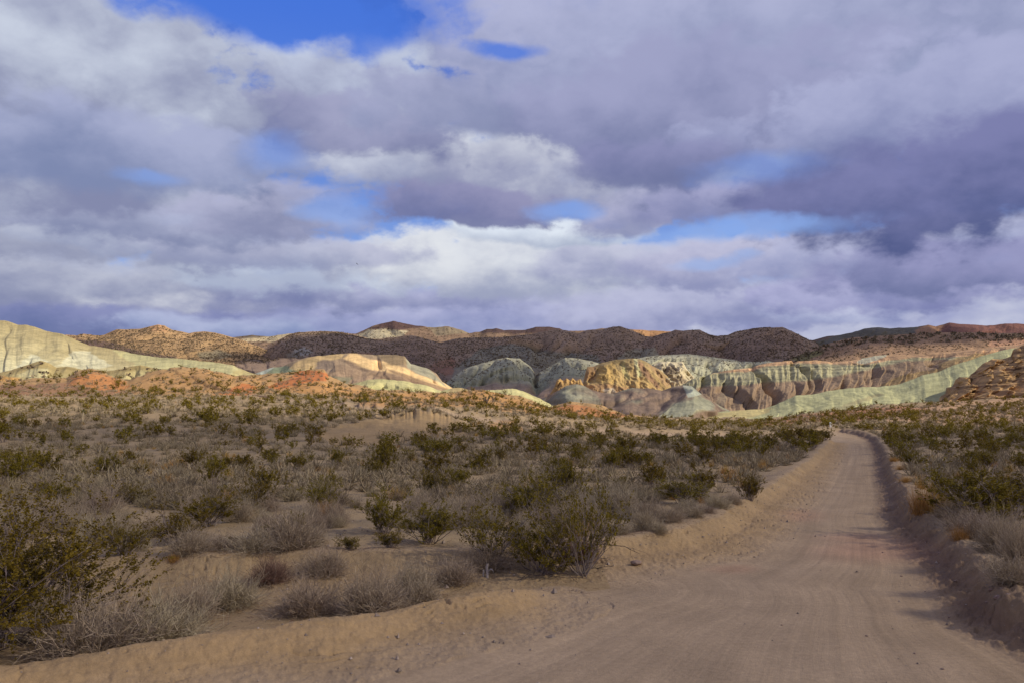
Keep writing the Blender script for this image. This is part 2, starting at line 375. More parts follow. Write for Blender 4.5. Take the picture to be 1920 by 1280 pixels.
def terrain(X, Y, detail=True):
    z0 = H0(X, Y)
    sh = X.shape; X = X.ravel(); Y = Y.ravel(); z0 = z0.ravel()
    dl = np.full(X.shape, 50.0); dr = np.full(X.shape, -50.0); d1 = np.full(X.shape, -50.0); arc = np.zeros(X.shape)
    near = (np.abs(X) < 120) & (Y > -30) & (Y < 240)
    Xn, Yn = X[near], Y[near]
    wob = fbm(Xn / 1.7, Yn / 1.7, 3, 5) * .16 + fbm(Xn / .3, Yn / .3, 2, 9) * .05
    dl[near], _ = sdist(Xn, Yn, L2); d2, arc[near] = sdist(Xn, Yn, RC); dr[near] = -d2
    d1v, a1 = sdist(Xn, Yn, L1); 
    d1[near] = d1v
    endp = np.array(L1[-1]); alive = sstep(0.0, 3.0, np.sqrt((Xn - endp[0]) ** 2 + (Yn - endp[1]) ** 2))
    dlw = dl.copy(); drw = dr.copy(); dlw[near] += wob; drw[near] += wob * 1.6; 
    faceL = .55 * sstep(-.6, .05, dlw) + .45 * sstep(-2.2, 0, dlw); faceR = .7 * sstep(-.38, .02, drw) + .3 * sstep(-.9, -.1, drw)
    z = z0 + PB * faceL + RB * faceR
    lip = np.exp(-((dlw - .15) / .35) ** 2) * .05 + np.exp(-((drw - .25) / .35) ** 2) * .08
    z = z + lip
    b = np.zeros(X.shape); dw = d1v + wob * .9
    prof = np.where(dw > 0, np.exp(-(dw / .42) ** 2), .5 * sstep(-.6, 0, dw) + .5 * sstep(-1.75, 0, dw))     # steep at the back, long slope to the road
    b[near] = .36 * prof * alive * (.9 + .25 * fbm(a1 / 2.2, a1 * 0, 2, 3))
    z = z + b
    plain = np.clip(faceL + faceR, 0, 1); face = np.clip(3 * faceL * (1 - faceL) + 1.5 * (faceL > .04) * (faceL < .96) * sstep(.04, .2, faceL) + 4 * faceR * (1 - faceR) + (b > .03) * .8, 0, 1)
    if detail:
        r = np.sqrt(X * X + Y * Y); far = sstep(25, 110, r)
        z = z + plain * (fbm(X / 4.5, Y / 4.5, 4, 21) * .16 + fbm(X / 1.1, Y / 1.1, 3, 31) * .06)
        z = z + plain * far * (ridged(X / 26, Y / 20, 4, 41) - .55) * 1.5 * sstep(1500, 1100, project(X, Y, z)[0])
        clod = np.maximum(fbm(X / .16, Y / .16, 3, 51), 0)
        z = z + face * (fbm(X / .7, Y / .7, 4, 61, .5) * .05 - .07 * sstep(.80, 1.0, ridged((X + .55 * Y) / 1.3 + fbm(X, Y, 2, 8), (Y - .55 * X) / .34 + .5 * fbm(X / .6, Y / .6, 2, 9), 2, 66)) * sstep(-.1, .25, fbm(X / 2.1, Y / 2.1, 2, 67)) + clod * .03 * (r < 40) + fbm(X / .11, Y / .11, 3, 63, .6) * .022 * (r < 28))
        fr_ = sstep(-1.0, -.5, dr) * sstep(.4, 0, dr) * (r < 60)
        z = z + fr_ * (np.maximum(fbm(X / .16, Y / .16, 4, 55, .6), -.1) * .10 + (ridged(X / .4, Y / .4, 3, 57) - .5) * .045)
        ru = (1 - plain) * (1 - face)
        z = z + ru * fbm(X / 3, Y / 3, 3, 71) * .02
        bl_ = (Y > 66) & (Y < 96) & (np.abs(960 + F * X / np.maximum(Y, 1) - 750) < 170)
        z = z + bl_ * (fbm(X / 2.2, Y / 2.2, 4, 91) * .38 - .22 * sstep(.7, 1, ridged(X / 1.3, Y / 6, 2, 93)) * sstep(78, 84, Y))
        orange = sstep(150, 190, Y)
        z = z + orange * fbm(X / 14, Y / 14, 4, 81) * 1.6
    return z.reshape(sh), plain.reshape(sh), face.reshape(sh), dl.reshape(sh), dr.reshape(sh), arc.reshape(sh), b.reshape(sh)

def build_ground():
    f = np.arange(-38, 38.01, .056); ph = np.concatenate([np.arange(-180, -38, 2.0), f, np.arange(40, 180.1, 2.0)])
    r = np.concatenate([np.geomspace(.5, 5.6, 24), 3732 / np.arange(650, 27, -1.1), np.geomspace(140, 262, 150), np.geomspace(268, 12000, 40)])
    R, A = np.meshgrid(r, np.radians(ph), indexing='ij')
    X = R * np.sin(A); Y = R * np.cos(A)
    Z, plain, face, dl, dr, arc, b = terrain(X, Y)
    px, py = project(X, Y, Z)
    col = np.zeros(X.shape + (3,))
    road_c = alb((162, 136, 109), .80); sand = alb((161, 130, 90), .80); plainc = alb((164, 137, 99), .84); gravel = alb((140, 119, 90), .8)
    n = fbm(X / 6, Y / 6, 4, 101)[..., None]; n2 = fbm(X / 1.2, Y / 1.2, 4, 111)[..., None]
    pc = plainc + (gravel - plainc) * sstep(-.2, .35, n2 + .4 * n)
    P = plain[..., None]; Fc = face[..., None]
    col[:] = road_c
    edge = sstep(3.0, .6, np.minimum(-dl, -dr) + .5 * n2[..., 0])[..., None]              # loose sand towards the edges
    col = col + (sand - col) * edge * .3
    bare = (b > .02)[..., None]; bs = sstep(0, .22, b + .12 * np.clip(n2[..., 0], -1, 1) * sstep(0, .05, b))[..., None]
    col = col + (sand - col) * np.clip(Fc * 1.1 * sstep(-1.9, -.5, dl + .4 * n2[..., 0])[..., None] + Fc * (dr > -1.2)[..., None], 0, 1)
    dkb = sstep(-1.0, -.45, dr) * sstep(.2, -.1, dr) * (Y < 150); col = col + (alb((122, 95, 76), .84) - col) * np.clip(dkb * (.9 + .5 * n2[..., 0]), 0, 1)[..., None]  # right bank face: darker soil, with its shade also put into the colour
    col = col + (sand - col) * bs
    trench = ((dl < 0) & (sdist(X, Y, L1)[0] > 0) & (X < L1[-1][0]) & (Y < 20))[..., None]
    col = np.where(trench & ~bare, sand * .55 + gravel * .45, col)
    col = col + (pc - col) * sstep(.35, .95, P) * (1 - .7 * np.exp(-(np.minimum(np.abs(dl), np.abs(dr))[..., None] / .9) ** 2))
    # reddish stains of the road surface
    wx = px + 30 * fbm(X / 2, Y / 2, 3, 121)
    for (cx, cy, sx, sy, k) in [(1640, 1030, 110, 24, .4), (1500, 966, 42, 12, .35), (1370, 1066, 55, 8, .3), (1600, 1006, 70, 8, .25)]:
        g = np.exp(-(((wx - cx) / sx) ** 2 + ((py - cy) / sy) ** 2) ** 1.5) * k
        col = col + (alb((172, 118, 94), .8) - col) * (g * (1 - plain) * (Y > 5))[..., None]
    # geology of the far rise
    wpx = px + 14 * fbm(X / 9, Y / 9, 3, 131); wpy = py + 5 * fbm(X / 7, Y / 7, 3, 141)
    fr = (Y > 40) & (np.abs(px - 960) < 1400)
    def paint(poly, c, k=1.0):
        nonlocal col
        m = inpoly(wpx, wpy, poly) & fr; col[m] = col[m] * (1 - k) + np.array(c) * k
    org = alb((192, 138, 72), .90); red = alb((194, 108, 44), .92); pur = alb((150, 110, 80), .85); lt = alb((190, 160, 115), .9); ye = alb((205, 165, 80), .92)
    m = sstep(150, 185, Y + 20 * n[..., 0]) * sstep(1260, 1180, px) * fr; c = alb((180, 138, 84), .9)
    col = col + (c - col) * (m * .85)[..., None]
    paint([(-400, 700), (0, 722), (130, 716), (160, 722), (260, 735), (200, 742), (0, 742), (-400, 745)], pur, .9)
    paint([(240, 722), (300, 700), (400, 690), (450, 705), (520, 712), (640, 718), (660, 742), (500, 735), (380, 742), (250, 738)], org * .8 + .2 * lt, .8)
    paint([(130, 706), (170, 697), (200, 703), (240, 716), (240, 732), (200, 732), (130, 722)], red * .5 + org * .5, .9)
    paint([(410, 734), (440, 724), (470, 719), (485, 726), (478, 738), (440, 740), (400, 738)], red, .8)
    paint([(500, 726), (560, 697), (590, 692), (615, 698), (612, 712), (570, 720), (520, 730)], red, .85)
    paint([(540, 722), (600, 712), (625, 722), (630, 735), (560, 738)], org, .8)
    paint([(640, 722), (700, 736), (850, 738), (905, 728), (960, 744), (1040, 766), (1000, 776), (900, 764), (800, 760), (700, 758), (640, 745)], org, .75)
    paint([(1040, 765), (1060, 757), (1100, 762), (1180, 780), (1140, 786), (1060, 775)], red * .5 + org * .3 + pur * .2, .85)
    paint([(910, 792), (960, 788), (980, 806), (960, 815), (930, 808)], org, .6)
    paint([(590, 812), (610, 800), (700, 784), (780, 770), (830, 776), (900, 808), (880, 816), (830, 812), (760, 828), (680, 836), (630, 840)], alb((172, 138, 88), .88), .7)
    paint([(1420, 800), (1430, 789), (1500, 778), (1600, 768), (1700, 760), (1740, 768), (1640, 786), (1500, 792)], alb((178, 116, 82), .85), .7)
    paint([(1640, 786), (1740, 756), (2000, 740), (2000, 800), (1800, 800)], alb((182, 138, 104), .85), .6)
    ons = (1 - plain) * sstep(2.5, .3, np.maximum(dl, dr)); on = ((plain < .5) & (face < .97) & (b < .06) & ~trench[..., 0] & (Y < 170)).ravel()
    eL = np.minimum(np.abs(dl), np.abs(sdist(X, Y, L1)[0]) + .3 * (Y > 12)); fr_ = eL / (eL + np.abs(dr) + .05)
    rdv = np.stack([fr_ * 6.5, arc, np.clip(1 - plain - .4 * face, 0, 1)], -1)
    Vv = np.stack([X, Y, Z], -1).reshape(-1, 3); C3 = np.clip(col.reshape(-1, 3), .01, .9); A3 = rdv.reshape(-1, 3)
    Fq = gridfaces(len(r), len(ph))
    isroad = on[Fq].all(1) & ((dl.ravel()[Fq] < 0).all(1)) & ((dr.ravel()[Fq] < 0).all(1)) & (Vv[Fq[:, 0], 1] > -12)
    for nm, sel in (('ground', ~isroad), ('road', isroad)):
        Fs = Fq[sel]; ids, inv = np.unique(Fs, return_inverse=True)
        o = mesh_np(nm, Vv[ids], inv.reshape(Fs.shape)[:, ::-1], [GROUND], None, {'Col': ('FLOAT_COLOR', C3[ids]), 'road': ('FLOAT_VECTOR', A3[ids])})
        tag(o, kind='structure')
build_ground()

# ------------------------------------------------------------------ hills
HILLS = {}
def hill(crest, foot, Yc, Yf, colf, m, gul, seed, shape=1.15, jit=1.2, res=.95, vres=.8, tail=.5, extra=None, name='hill', crease=True):
    x0, x1 = crest[0][0], crest[-1][0]
    nu = int((x1 - x0) / res); xs = np.linspace(x0, x1, nu)
    yc = pl(crest, xs); yf = pl(foot, xs) if isinstance(foot, list) else np.full(nu, float(foot))
    Ycv = pl(Yc, xs) if isinstance(Yc, list) else np.full(nu, float(Yc)); Yfv = pl(Yf, xs) if isinstance(Yf, list) else np.full(nu, float(Yf))
    yc = yc + jit * fbm(xs / 14, xs * 0 + seed, 4, seed)
    nv = max(24, int(np.max(yf - yc) / vres)); nb = max(10, nv // 5)
    v = np.concatenate([np.linspace(0, 1, nv), 1 + np.linspace(0, 1, nb + 1)[1:] ** 1.4 * tail])
    Vv, Xs = np.meshgrid(v, xs, indexing='ij')
    YC_, YF_ = Ycv[None, :], Yfv[None, :]
    zc = CAMH + (HY - yc)[None, :] / F * YC_; zf = CAMH + (HY - yf)[None, :] / F * YF_ - 1.5
    vv = np.minimum(Vv, 1)
    Y = YF_ + (YC_ - YF_) * Vv
    Z = zf + (zc - zf) * (vv ** shape) * (1 - .55 * np.maximum(Vv - 1, 0) / tail * sstep(1, 1 + tail, Vv))
    T = (Xs - 960) / F
    X = T * Y
    wl, amp, dv, wz = gul                        # gully wavelength (m), depth (m), down-slope coherence, height share
    env = np.sin(np.clip(vv, 0, 1) * math.pi * .5 + .25) * sstep(1.25, .9, Vv) * (1 - .75 * sstep(.75, 1.0, vv))
    Xg = T * .5 * (YC_ + YF_)
    wx = Xg / wl + fbm(Xg / wl * .6, vv * 1.6 + seed, 2, seed + 3) * .55
    g = 1 - ridged(wx, vv * dv + seed, 3, seed + 5, .36)
    cr = np.minimum(g * 2.2, 1.0) ** .8 if crease else 1 - g
    Y = Y - amp * (cr - .5) * env
    Z = Z + amp * wz * (cr - .8) * env
    Z = Z + amp * .05 * fbm(Xg / (wl * .22), vv * 7, 3, seed + 8) * sstep(1.0, .8, vv)
    Y = Y + amp * .5 * (.3 - np.abs(perlin(Xg / (wl * .36) + .5 * fbm(Xg / wl * 2, vv * 2.5, 2, seed + 6), vv * .9 + seed, seed + 21))) * sstep(1.0, .8, vv) * sstep(0, .3, vv)
    Y = Y + amp * .2 * (ridged(Xg / (wl * .16) + .4 * fbm(Xg / wl, vv * 3, 2, seed), vv * 1.2, 2, seed + 9) - .5) * sstep(1.0, .85, vv)
    if extra: X, Y, Z = extra(X, Y, Z, vv, Xs)
    px, py = project(X, Y, Z)
    col = colf(X, Y, Z, vv, px, py, g)
    o = mesh_np(name, np.stack([X, Y, Z], -1).reshape(-1, 3), gridfaces(len(v), nu), [m], None, {'Col': ('FLOAT_COLOR', np.clip(col, .01, .85).reshape(-1, 3))})
    tag(o, kind='structure')
    return X, Y, Z, px, py, vv, nv

def ramp(stops, v):
    a = np.array([s[0] for s in stops]); c = np.array([s[1] for s in stops])
    return np.stack([np.interp(v, a, c[:, i]) for i in range(3)], -1)
def soft(m, k=3):
    m = m.astype(float)
    for _ in range(k):
        p = np.pad(m, 1, mode='edge'); m = (p[1:-1, 1:-1] * 2 + p[:-2, 1:-1] + p[2:, 1:-1] + p[1:-1, :-2] + p[1:-1, 2:]) / 6
    return m
def painter(base, polys, seed=0, wp=5.0, wl=(12, 12)):
    """base: ramp over the slope; polys: (polygon, colour, strength) rock units and painted shade, edges broken up by noise"""
    def f(X, Y, Z, vv, px, py, g):
        s = Y.mean() / 400
        wx = px + wp * fbm(X / (9 * s), Z / (5 * s), 4, seed + 1) * 1.5; wy = py + wp * .55 * fbm(X / (9 * s), Z / (5 * s), 4, seed + 2) * 1.5
        col = ramp(base, vv + .12 * fbm(X / (25 * s), Z / (6 * s), 3, seed + 3))
        for poly, c, k in polys:
            m = (soft(inpoly(wx, wy, poly), 4) * k)[..., None]; col = col * (1 - m) + np.array(c) * m
        return col
    return f
def strata(col, X, Z, amt, per, tilt=0.0, seed=0):
    h = Z + tilt * X; n = perlin(h / per, h * 0 + 3.3 + fbm(X / 60, Z / 30, 2, seed) * .6, seed)
    return col * (1 + amt * np.clip(n * 2.2, -1, 1))[..., None]
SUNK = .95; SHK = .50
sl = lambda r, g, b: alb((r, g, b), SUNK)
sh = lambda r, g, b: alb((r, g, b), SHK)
M_near = hill_mat('clay_hill', .12, .5, .5); M_mid = hill_mat('badland_rock', .08, .7, 1.2); M_far = hill_mat('scrub_hill', .04, .6, 3.0)

# far skyline ridge with the dark capped peak
c = painter([(0, sl(150, 118, 90)), (1, sl(140, 112, 88))], [
    ([(660, 634), (690, 618), (720, 614), (765, 620), (755, 632), (700, 640)], sl(205, 190, 150), .8),
    ([(690, 616), (735, 596), (780, 606), (800, 614), (740, 618), (700, 618)], sl(92, 66, 62), .9),
    ([(430, 640), (470, 632), (540, 626), (600, 621), (560, 640)], sl(215, 195, 150), .75),
    ([(430, 634), (470, 625), (520, 629), (470, 634)], sl(120, 105, 85), .8),
    ([(800, 612), (850, 612), (880, 625), (820, 630)], sl(150, 135, 105), .7),
    ([(900, 624), (915, 614), (950, 618), (1000, 610), (1060, 614), (1065, 624), (960, 626)], sl(80, 60, 62), .85),
    ([(1185, 612), (1300, 612), (1300, 640), (1190, 640)], sl(200, 145, 85), .8)], 3)
far = hill([(380, 645), (430, 633), (470, 628), (500, 630), (530, 627), (560, 624), (600, 623), (640, 625), (665, 626), (680, 620), (695, 612), (715, 606), (735, 601), (755, 606), (775, 610), (800, 613), (840, 612), (850, 615), (865, 619), (880, 625), (900, 622), (912, 617), (930, 615), (945, 619), (985, 619), (1005, 613), (1030, 613), (1050, 616), (1060, 621), (1100, 620), (1130, 616), (1165, 616), (1190, 618), (1250, 621), (1300, 620), (1340, 632), (1380, 640)],
     690, 1750, 1300, c, M_far, (120, 14, 1.2, .6), 11, jit=1.0)
# sunlit tan hills, left
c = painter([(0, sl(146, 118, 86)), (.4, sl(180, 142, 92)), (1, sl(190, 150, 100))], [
    ([(90, 650), (150, 636), (205, 640), (240, 652), (270, 660), (330, 668), (330, 690), (90, 690)], sl(112, 88, 80), .9),  # band lying in shade, painted into the hill colour as dark brown
    ([(280, 606), (305, 606), (315, 622), (280, 622)], sl(220, 160, 105), .6),
    ([(370, 660), (410, 655), (440, 665), (410, 675), (375, 672)], sl(140, 135, 110), .7)], 7)
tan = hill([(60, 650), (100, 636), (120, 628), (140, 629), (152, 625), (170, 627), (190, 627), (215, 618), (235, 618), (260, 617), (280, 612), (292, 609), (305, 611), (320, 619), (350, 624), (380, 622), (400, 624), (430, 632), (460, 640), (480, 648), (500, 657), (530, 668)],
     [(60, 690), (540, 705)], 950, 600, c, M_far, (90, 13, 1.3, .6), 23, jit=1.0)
# dark scrub covered hills across the middle
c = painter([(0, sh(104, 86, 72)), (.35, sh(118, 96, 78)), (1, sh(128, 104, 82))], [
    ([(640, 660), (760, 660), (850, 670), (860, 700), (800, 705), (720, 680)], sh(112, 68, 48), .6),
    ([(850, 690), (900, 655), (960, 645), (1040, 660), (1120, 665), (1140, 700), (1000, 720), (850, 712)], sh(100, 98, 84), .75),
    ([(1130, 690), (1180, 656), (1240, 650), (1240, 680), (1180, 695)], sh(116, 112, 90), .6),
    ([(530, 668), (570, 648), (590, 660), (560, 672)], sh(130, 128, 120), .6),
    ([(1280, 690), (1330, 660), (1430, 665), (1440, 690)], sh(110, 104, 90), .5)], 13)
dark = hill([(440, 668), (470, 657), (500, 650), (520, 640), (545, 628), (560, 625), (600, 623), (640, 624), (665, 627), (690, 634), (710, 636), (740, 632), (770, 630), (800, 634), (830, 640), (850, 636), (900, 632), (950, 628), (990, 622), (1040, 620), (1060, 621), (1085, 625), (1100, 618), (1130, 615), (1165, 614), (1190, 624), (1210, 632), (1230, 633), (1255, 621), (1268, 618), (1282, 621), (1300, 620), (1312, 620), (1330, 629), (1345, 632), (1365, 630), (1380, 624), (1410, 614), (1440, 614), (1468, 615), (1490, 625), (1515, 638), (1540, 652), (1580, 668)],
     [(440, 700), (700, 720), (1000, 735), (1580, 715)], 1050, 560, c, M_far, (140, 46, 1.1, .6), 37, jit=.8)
# nearer spurs of the dark hills
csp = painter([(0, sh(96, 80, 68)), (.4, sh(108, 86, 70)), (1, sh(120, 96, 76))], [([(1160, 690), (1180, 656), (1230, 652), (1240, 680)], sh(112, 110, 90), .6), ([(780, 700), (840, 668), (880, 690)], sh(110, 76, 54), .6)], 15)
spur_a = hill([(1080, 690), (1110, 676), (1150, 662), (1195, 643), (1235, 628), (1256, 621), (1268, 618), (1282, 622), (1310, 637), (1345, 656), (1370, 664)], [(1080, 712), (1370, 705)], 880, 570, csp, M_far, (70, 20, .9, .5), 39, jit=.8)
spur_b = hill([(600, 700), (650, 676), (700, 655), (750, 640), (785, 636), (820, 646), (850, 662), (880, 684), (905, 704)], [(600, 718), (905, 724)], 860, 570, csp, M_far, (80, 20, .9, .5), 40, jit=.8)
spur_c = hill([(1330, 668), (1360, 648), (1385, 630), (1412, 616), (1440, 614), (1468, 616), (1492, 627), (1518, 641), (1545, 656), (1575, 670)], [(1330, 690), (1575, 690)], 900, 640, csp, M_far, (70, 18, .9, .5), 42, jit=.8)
# right skyline
c = painter([(0, sl(140, 105, 80)), (1, sl(120, 96, 80))], [
    ([(1500, 650), (1600, 620), (1650, 608), (1720, 612), (1720, 640), (1560, 650)], sl(112, 108, 94), .85),
    ([(1715, 618), (1745, 606), (1775, 612), (1760, 626), (1715, 626)], sl(176, 128, 90), .8),
    ([(1765, 615), (1785, 600), (1810, 606), (1990, 600), (1990, 630), (1765, 630)], sl(122, 76, 68), .85)], 17)
hill([(1480, 655), (1510, 642), (1530, 637), (1552, 631), (1575, 629), (1600, 624), (1625, 616), (1650, 613), (1670, 615), (1700, 615), (1725, 613), (1745, 609), (1760, 611), (1785, 605), (1805, 608), (1830, 609), (1855, 611), (1885, 607), (1920, 607), (2040, 604)],
     655, 1000, 800, c, M_far, (70, 16, 1.5, .4), 41, jit=.9)
# pink scrub slope, right
c = painter([(0, sl(144, 116, 90)), (.5, sl(164, 128, 95)), (1, sl(172, 134, 100))], [
    ([(1480, 672), (1530, 655), (1545, 662), (1500, 680)], sl(140, 132, 70), .8),
    ([(1850, 640), (2000, 625), (2000, 660), (1860, 662)], sl(205, 150, 112), .7)], 19)
pink = hill([(1440, 690), (1480, 674), (1500, 666), (1520, 655), (1560, 643), (1600, 633), (1650, 630), (1700, 627), (1760, 624), (1800, 623), (1860, 625), (1920, 625), (2040, 622)],
     [(1440, 712), (2040, 712)], 640, 440, c, M_mid, (60, 9, 1.2, .3), 43, jit=.8)
# grey green middle badlands (canyon side)
def cmid(X, Y, Z, vv, px, py, g):
    col = painter([(0, sh(134, 104, 84)), (.35, sh(128, 108, 90)), (.5, sh(124, 122, 100)), (1, sh(128, 124, 104))], [
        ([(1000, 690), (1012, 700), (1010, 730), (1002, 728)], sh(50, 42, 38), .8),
        ([(900, 705), (960, 698), (975, 712), (900, 718)], sh(120, 118, 98), .8)], 29)(X, Y, Z, vv, px, py, g)
    return strata(col, X, Z, .12, 2.2, 0, 31)
def cliffs(X, Y, Z, vv, Xs):
    k = sstep(.45, .55, vv) * sstep(.75, .65, vv); Xg = X / Y * Y.mean(); col_ = np.abs(perlin(Xg / 3.0, X * 0 + .5, 77))
    Y = Y + k * (col_ * 6 - 1.5); return X, Y, Z
mid = hill([(800, 735), (830, 722), (848, 706), (870, 692), (900, 682), (930, 672), (950, 668), (975, 673), (995, 688), (1005, 704), (1015, 696), (1035, 684), (1060, 668), (1100, 676), (1130, 682), (1180, 674), (1230, 667), (1290, 664), (1350, 672), (1400, 678), (1440, 676), (1480, 684)],
     [(800, 750), (1480, 760)], 560, 420, cmid, M_mid, (34, 16, 1.2, .35), 47, shape=1.0, extra=cliffs)
# cream banded ridge
cream = sl(238, 196, 128)
def ccream(X, Y, Z, vv, px, py, g):
    col = painter([(0, sl(168, 140, 100)), (.5, sl(176, 144, 112)), (1, sl(165, 140, 108))], [
        ([(470, 712), (480, 692), (520, 684), (560, 688), (600, 696), (612, 712), (560, 716)], sl(128, 142, 112), .85),
        ([(480, 700), (500, 688), (520, 683), (512, 690), (495, 702)], sl(205, 210, 190), .8),
        ([(540, 690), (560, 676), (600, 664), (650, 660), (640, 672), (600, 680), (588, 700), (560, 696)], sl(206, 172, 110), .85),
        ([(590, 700), (592, 680), (606, 673), (626, 676), (628, 696)], sl(138, 118, 100), .9),
        ([(596, 712), (620, 704), (665, 706), (650, 722), (600, 722)], sl(120, 128, 98), .6),
        ([(645, 672), (655, 662), (668, 662), (690, 672), (720, 676), (760, 690), (800, 706), (845, 722), (900, 740), (860, 734), (800, 722), (740, 700), (700, 694), (675, 688)], cream, .95),
        ([(642, 674), (655, 674), (690, 692), (730, 704), (700, 702), (660, 688)], sl(132, 108, 86), .8),
        ([(690, 700), (720, 696), (790, 718), (830, 733), (780, 724), (720, 712)], sl(140, 112, 84), .75),
        ([(720, 690), (760, 700), (800, 716), (850, 730), (840, 732), (780, 720)], sl(150, 118, 88), .8),
        ([(700, 664), (755, 664), (768, 684), (735, 684)], sl(140, 118, 82), .7),
        ([(760, 672), (800, 686), (840, 726), (800, 706), (765, 690)], sh(120, 118, 98), .8)], 61, 3.0)(X, Y, Z, vv, px, py, g)
    return strata(col, X, Z, .07, 1.5, .28, 63)
hill([(450, 705), (480, 700), (505, 690), (530, 686), (550, 677), (570, 671), (590, 668), (620, 665), (655, 662), (700, 665), (740, 665), (758, 668), (770, 682), (800, 690), (818, 700), (830, 716), (850, 728), (890, 742), (930, 752)],
     [(450, 735), (640, 742), (930, 765)], 420, 300, ccream, M_near, (22, 4, .8, .35), 53, jit=1.2)
# yellow outcrop and the white rocks beside it
def cyel(X, Y, Z, vv, px, py, g):
    col = painter([(0, sl(164, 128, 88)), (.4, sl(184, 150, 88)), (1, sl(180, 152, 98))], [
        ([(1095, 712), (1100, 688), (1118, 684), (1116, 712)], sl(176, 132, 84), .8),
        ([(1120, 690), (1150, 678), (1160, 700), (1150, 720), (1120, 716)], sl(198, 160, 84), .8),
        ([(1163, 680), (1170, 676), (1182, 710), (1172, 712)], sl(196, 180, 110), .8),
        ([(1186, 670), (1194, 672), (1204, 705), (1196, 708)], sl(204, 196, 140), .9),
        ([(1194, 676), (1205, 680), (1240, 726), (1230, 726), (1205, 700)], sl(150, 110, 84), .8),
        ([(1215, 684), (1225, 684), (1262, 720), (1250, 724)], sl(176, 138, 96), .7),
        ([(1090, 722), (1140, 718), (1200, 730), (1170, 742), (1100, 735)], sl(176, 130, 90), .6),
        ([(1130, 730), (1150, 726), (1156, 736), (1140, 742)], sl(205, 190, 165), .7)], 67, 3.5)(X, Y, Z, vv, px, py, g)
    return strata(col, X, Z, .14, 1.3, .9, 69)
def crag(a, wl):
    def f(X, Y, Z, vv, Xs):
        n = ridged(X / wl + Z / wl * .5, Z / wl, 4, 91); k = sstep(1.0, .9, vv)
        return X, Y - a * (n - .5) * k, Z + a * .25 * (n - .5) * k
    return f
hill([(1080, 745), (1092, 722), (1097, 700), (1101, 688), (1112, 686), (1128, 680), (1140, 678), (1150, 675), (1170, 673), (1188, 672), (1200, 673), (1215, 680), (1235, 691), (1255, 708), (1275, 724), (1290, 735)],
     [(1080, 752), (1290, 752)], 430, 385, cyel, M_mid, (14, 5, .8, .3), 59, extra=crag(4, 9))
c = painter([(0, sl(190, 165, 125)), (1, sl(214, 198, 160))], [([(1240, 690), (1260, 684), (1272, 700), (1250, 704)], sl(120, 100, 80), .8), ([(1255, 706), (1280, 700), (1290, 716), (1270, 720)], sl(150, 125, 95), .7)], 71, 4)
hill([(1200, 716), (1215, 690), (1228, 681), (1240, 677), (1260, 678), (1280, 678), (1287, 690), (1300, 706), (1312, 722), (1325, 735)], 750, 450, 400, c, M_mid, (8, 4, .8, .3), 61, extra=crag(6, 7), jit=2)
# small teeth of yellow rock left of it
c = painter([(0, sl(150, 110, 70)), (1, sl(204, 160, 86))], [], 73)
hill([(1030, 740), (1041, 722), (1044, 712), (1050, 709), (1056, 714), (1062, 709), (1068, 713), (1074, 708), (1080, 714), (1088, 710), (1094, 722), (1104, 738)], 745, 405, 385, c, M_mid, (5, 3, .8, .3), 67, extra=crag(3, 5), jit=1.5)
# right badlands: green fluted cliffs above brown fans
def cbad(X, Y, Z, vv, px, py, g):
    top = pl([(1230, 735), (1320, 700), (1400, 698), (1430, 688), (1500, 682), (1620, 684), (1700, 672), (1900, 668)], px)
    bot = pl([(1230, 752), (1320, 722), (1400, 722), (1430, 716), (1500, 714), (1560, 706), (1620, 694), (1700, 676), (1900, 670)], px)
    wy = py + 3 * fbm(X / 8, Z / 5, 3, 75)
    grn = sl(158, 151, 116); brn = sl(148, 122, 97); cap = sl(186, 146, 106)
    k = sstep(-3, 3, wy - bot)[..., None]; k2 = sstep(-3, 1, wy - top)[..., None]
    col = cap + (grn - cap) * k2; col = col + (brn - col) * k
    col = strata(col, X, Z, .22, 1.1, 0, 77) * (1 - k) + strata(col, X, Z, .07, 2.2, 0, 78) * k
    for poly, c_, s_ in [([(1330, 768), (1380, 700), (1395, 700), (1350, 768)], sl(150, 140, 112), .3),
                        ([(1605, 680), (1625, 664), (1650, 663), (1670, 660), (1655, 672), (1620, 682)], sl(186, 186, 160), .8),
                        ([(1650, 720), (1700, 700), (1760, 690), (1760, 680), (1830, 662), (1850, 664), (1760, 700), (1700, 716), (1655, 724)], sl(150, 122, 70), .7)]:
        m = inpoly(px, wy, poly); col[m] = col[m] * (1 - s_) + c_ * s_
    return col
def flutes(X, Y, Z, vv, Xs):
    px, py = project(X, Y, Z)
    bot = pl([(1230, 752), (1320, 722), (1400, 722), (1430, 716), (1500, 714), (1560, 706), (1620, 694), (1700, 690)], px)
    k = sstep(4, -4, py - bot) * sstep(1, .93, vv) * sstep(1660, 1600, px)
    Xg = X / Y * Y.mean(); f = np.abs(perlin(Xg / 3.2 + .3 * perlin(Xg / 9, Z / 6, 5), X * 0 + .5, 87)) * 7 + np.abs(perlin(Xg / 1.1, X * 0 + .7, 88)) * 2; f = f * np.clip(.75 + 1.1 * fbm(Xg / 22, X * 0 + 4.2, 3, 89), .15, 1.6)
    return X, Y + k * (f - 1.5), Z
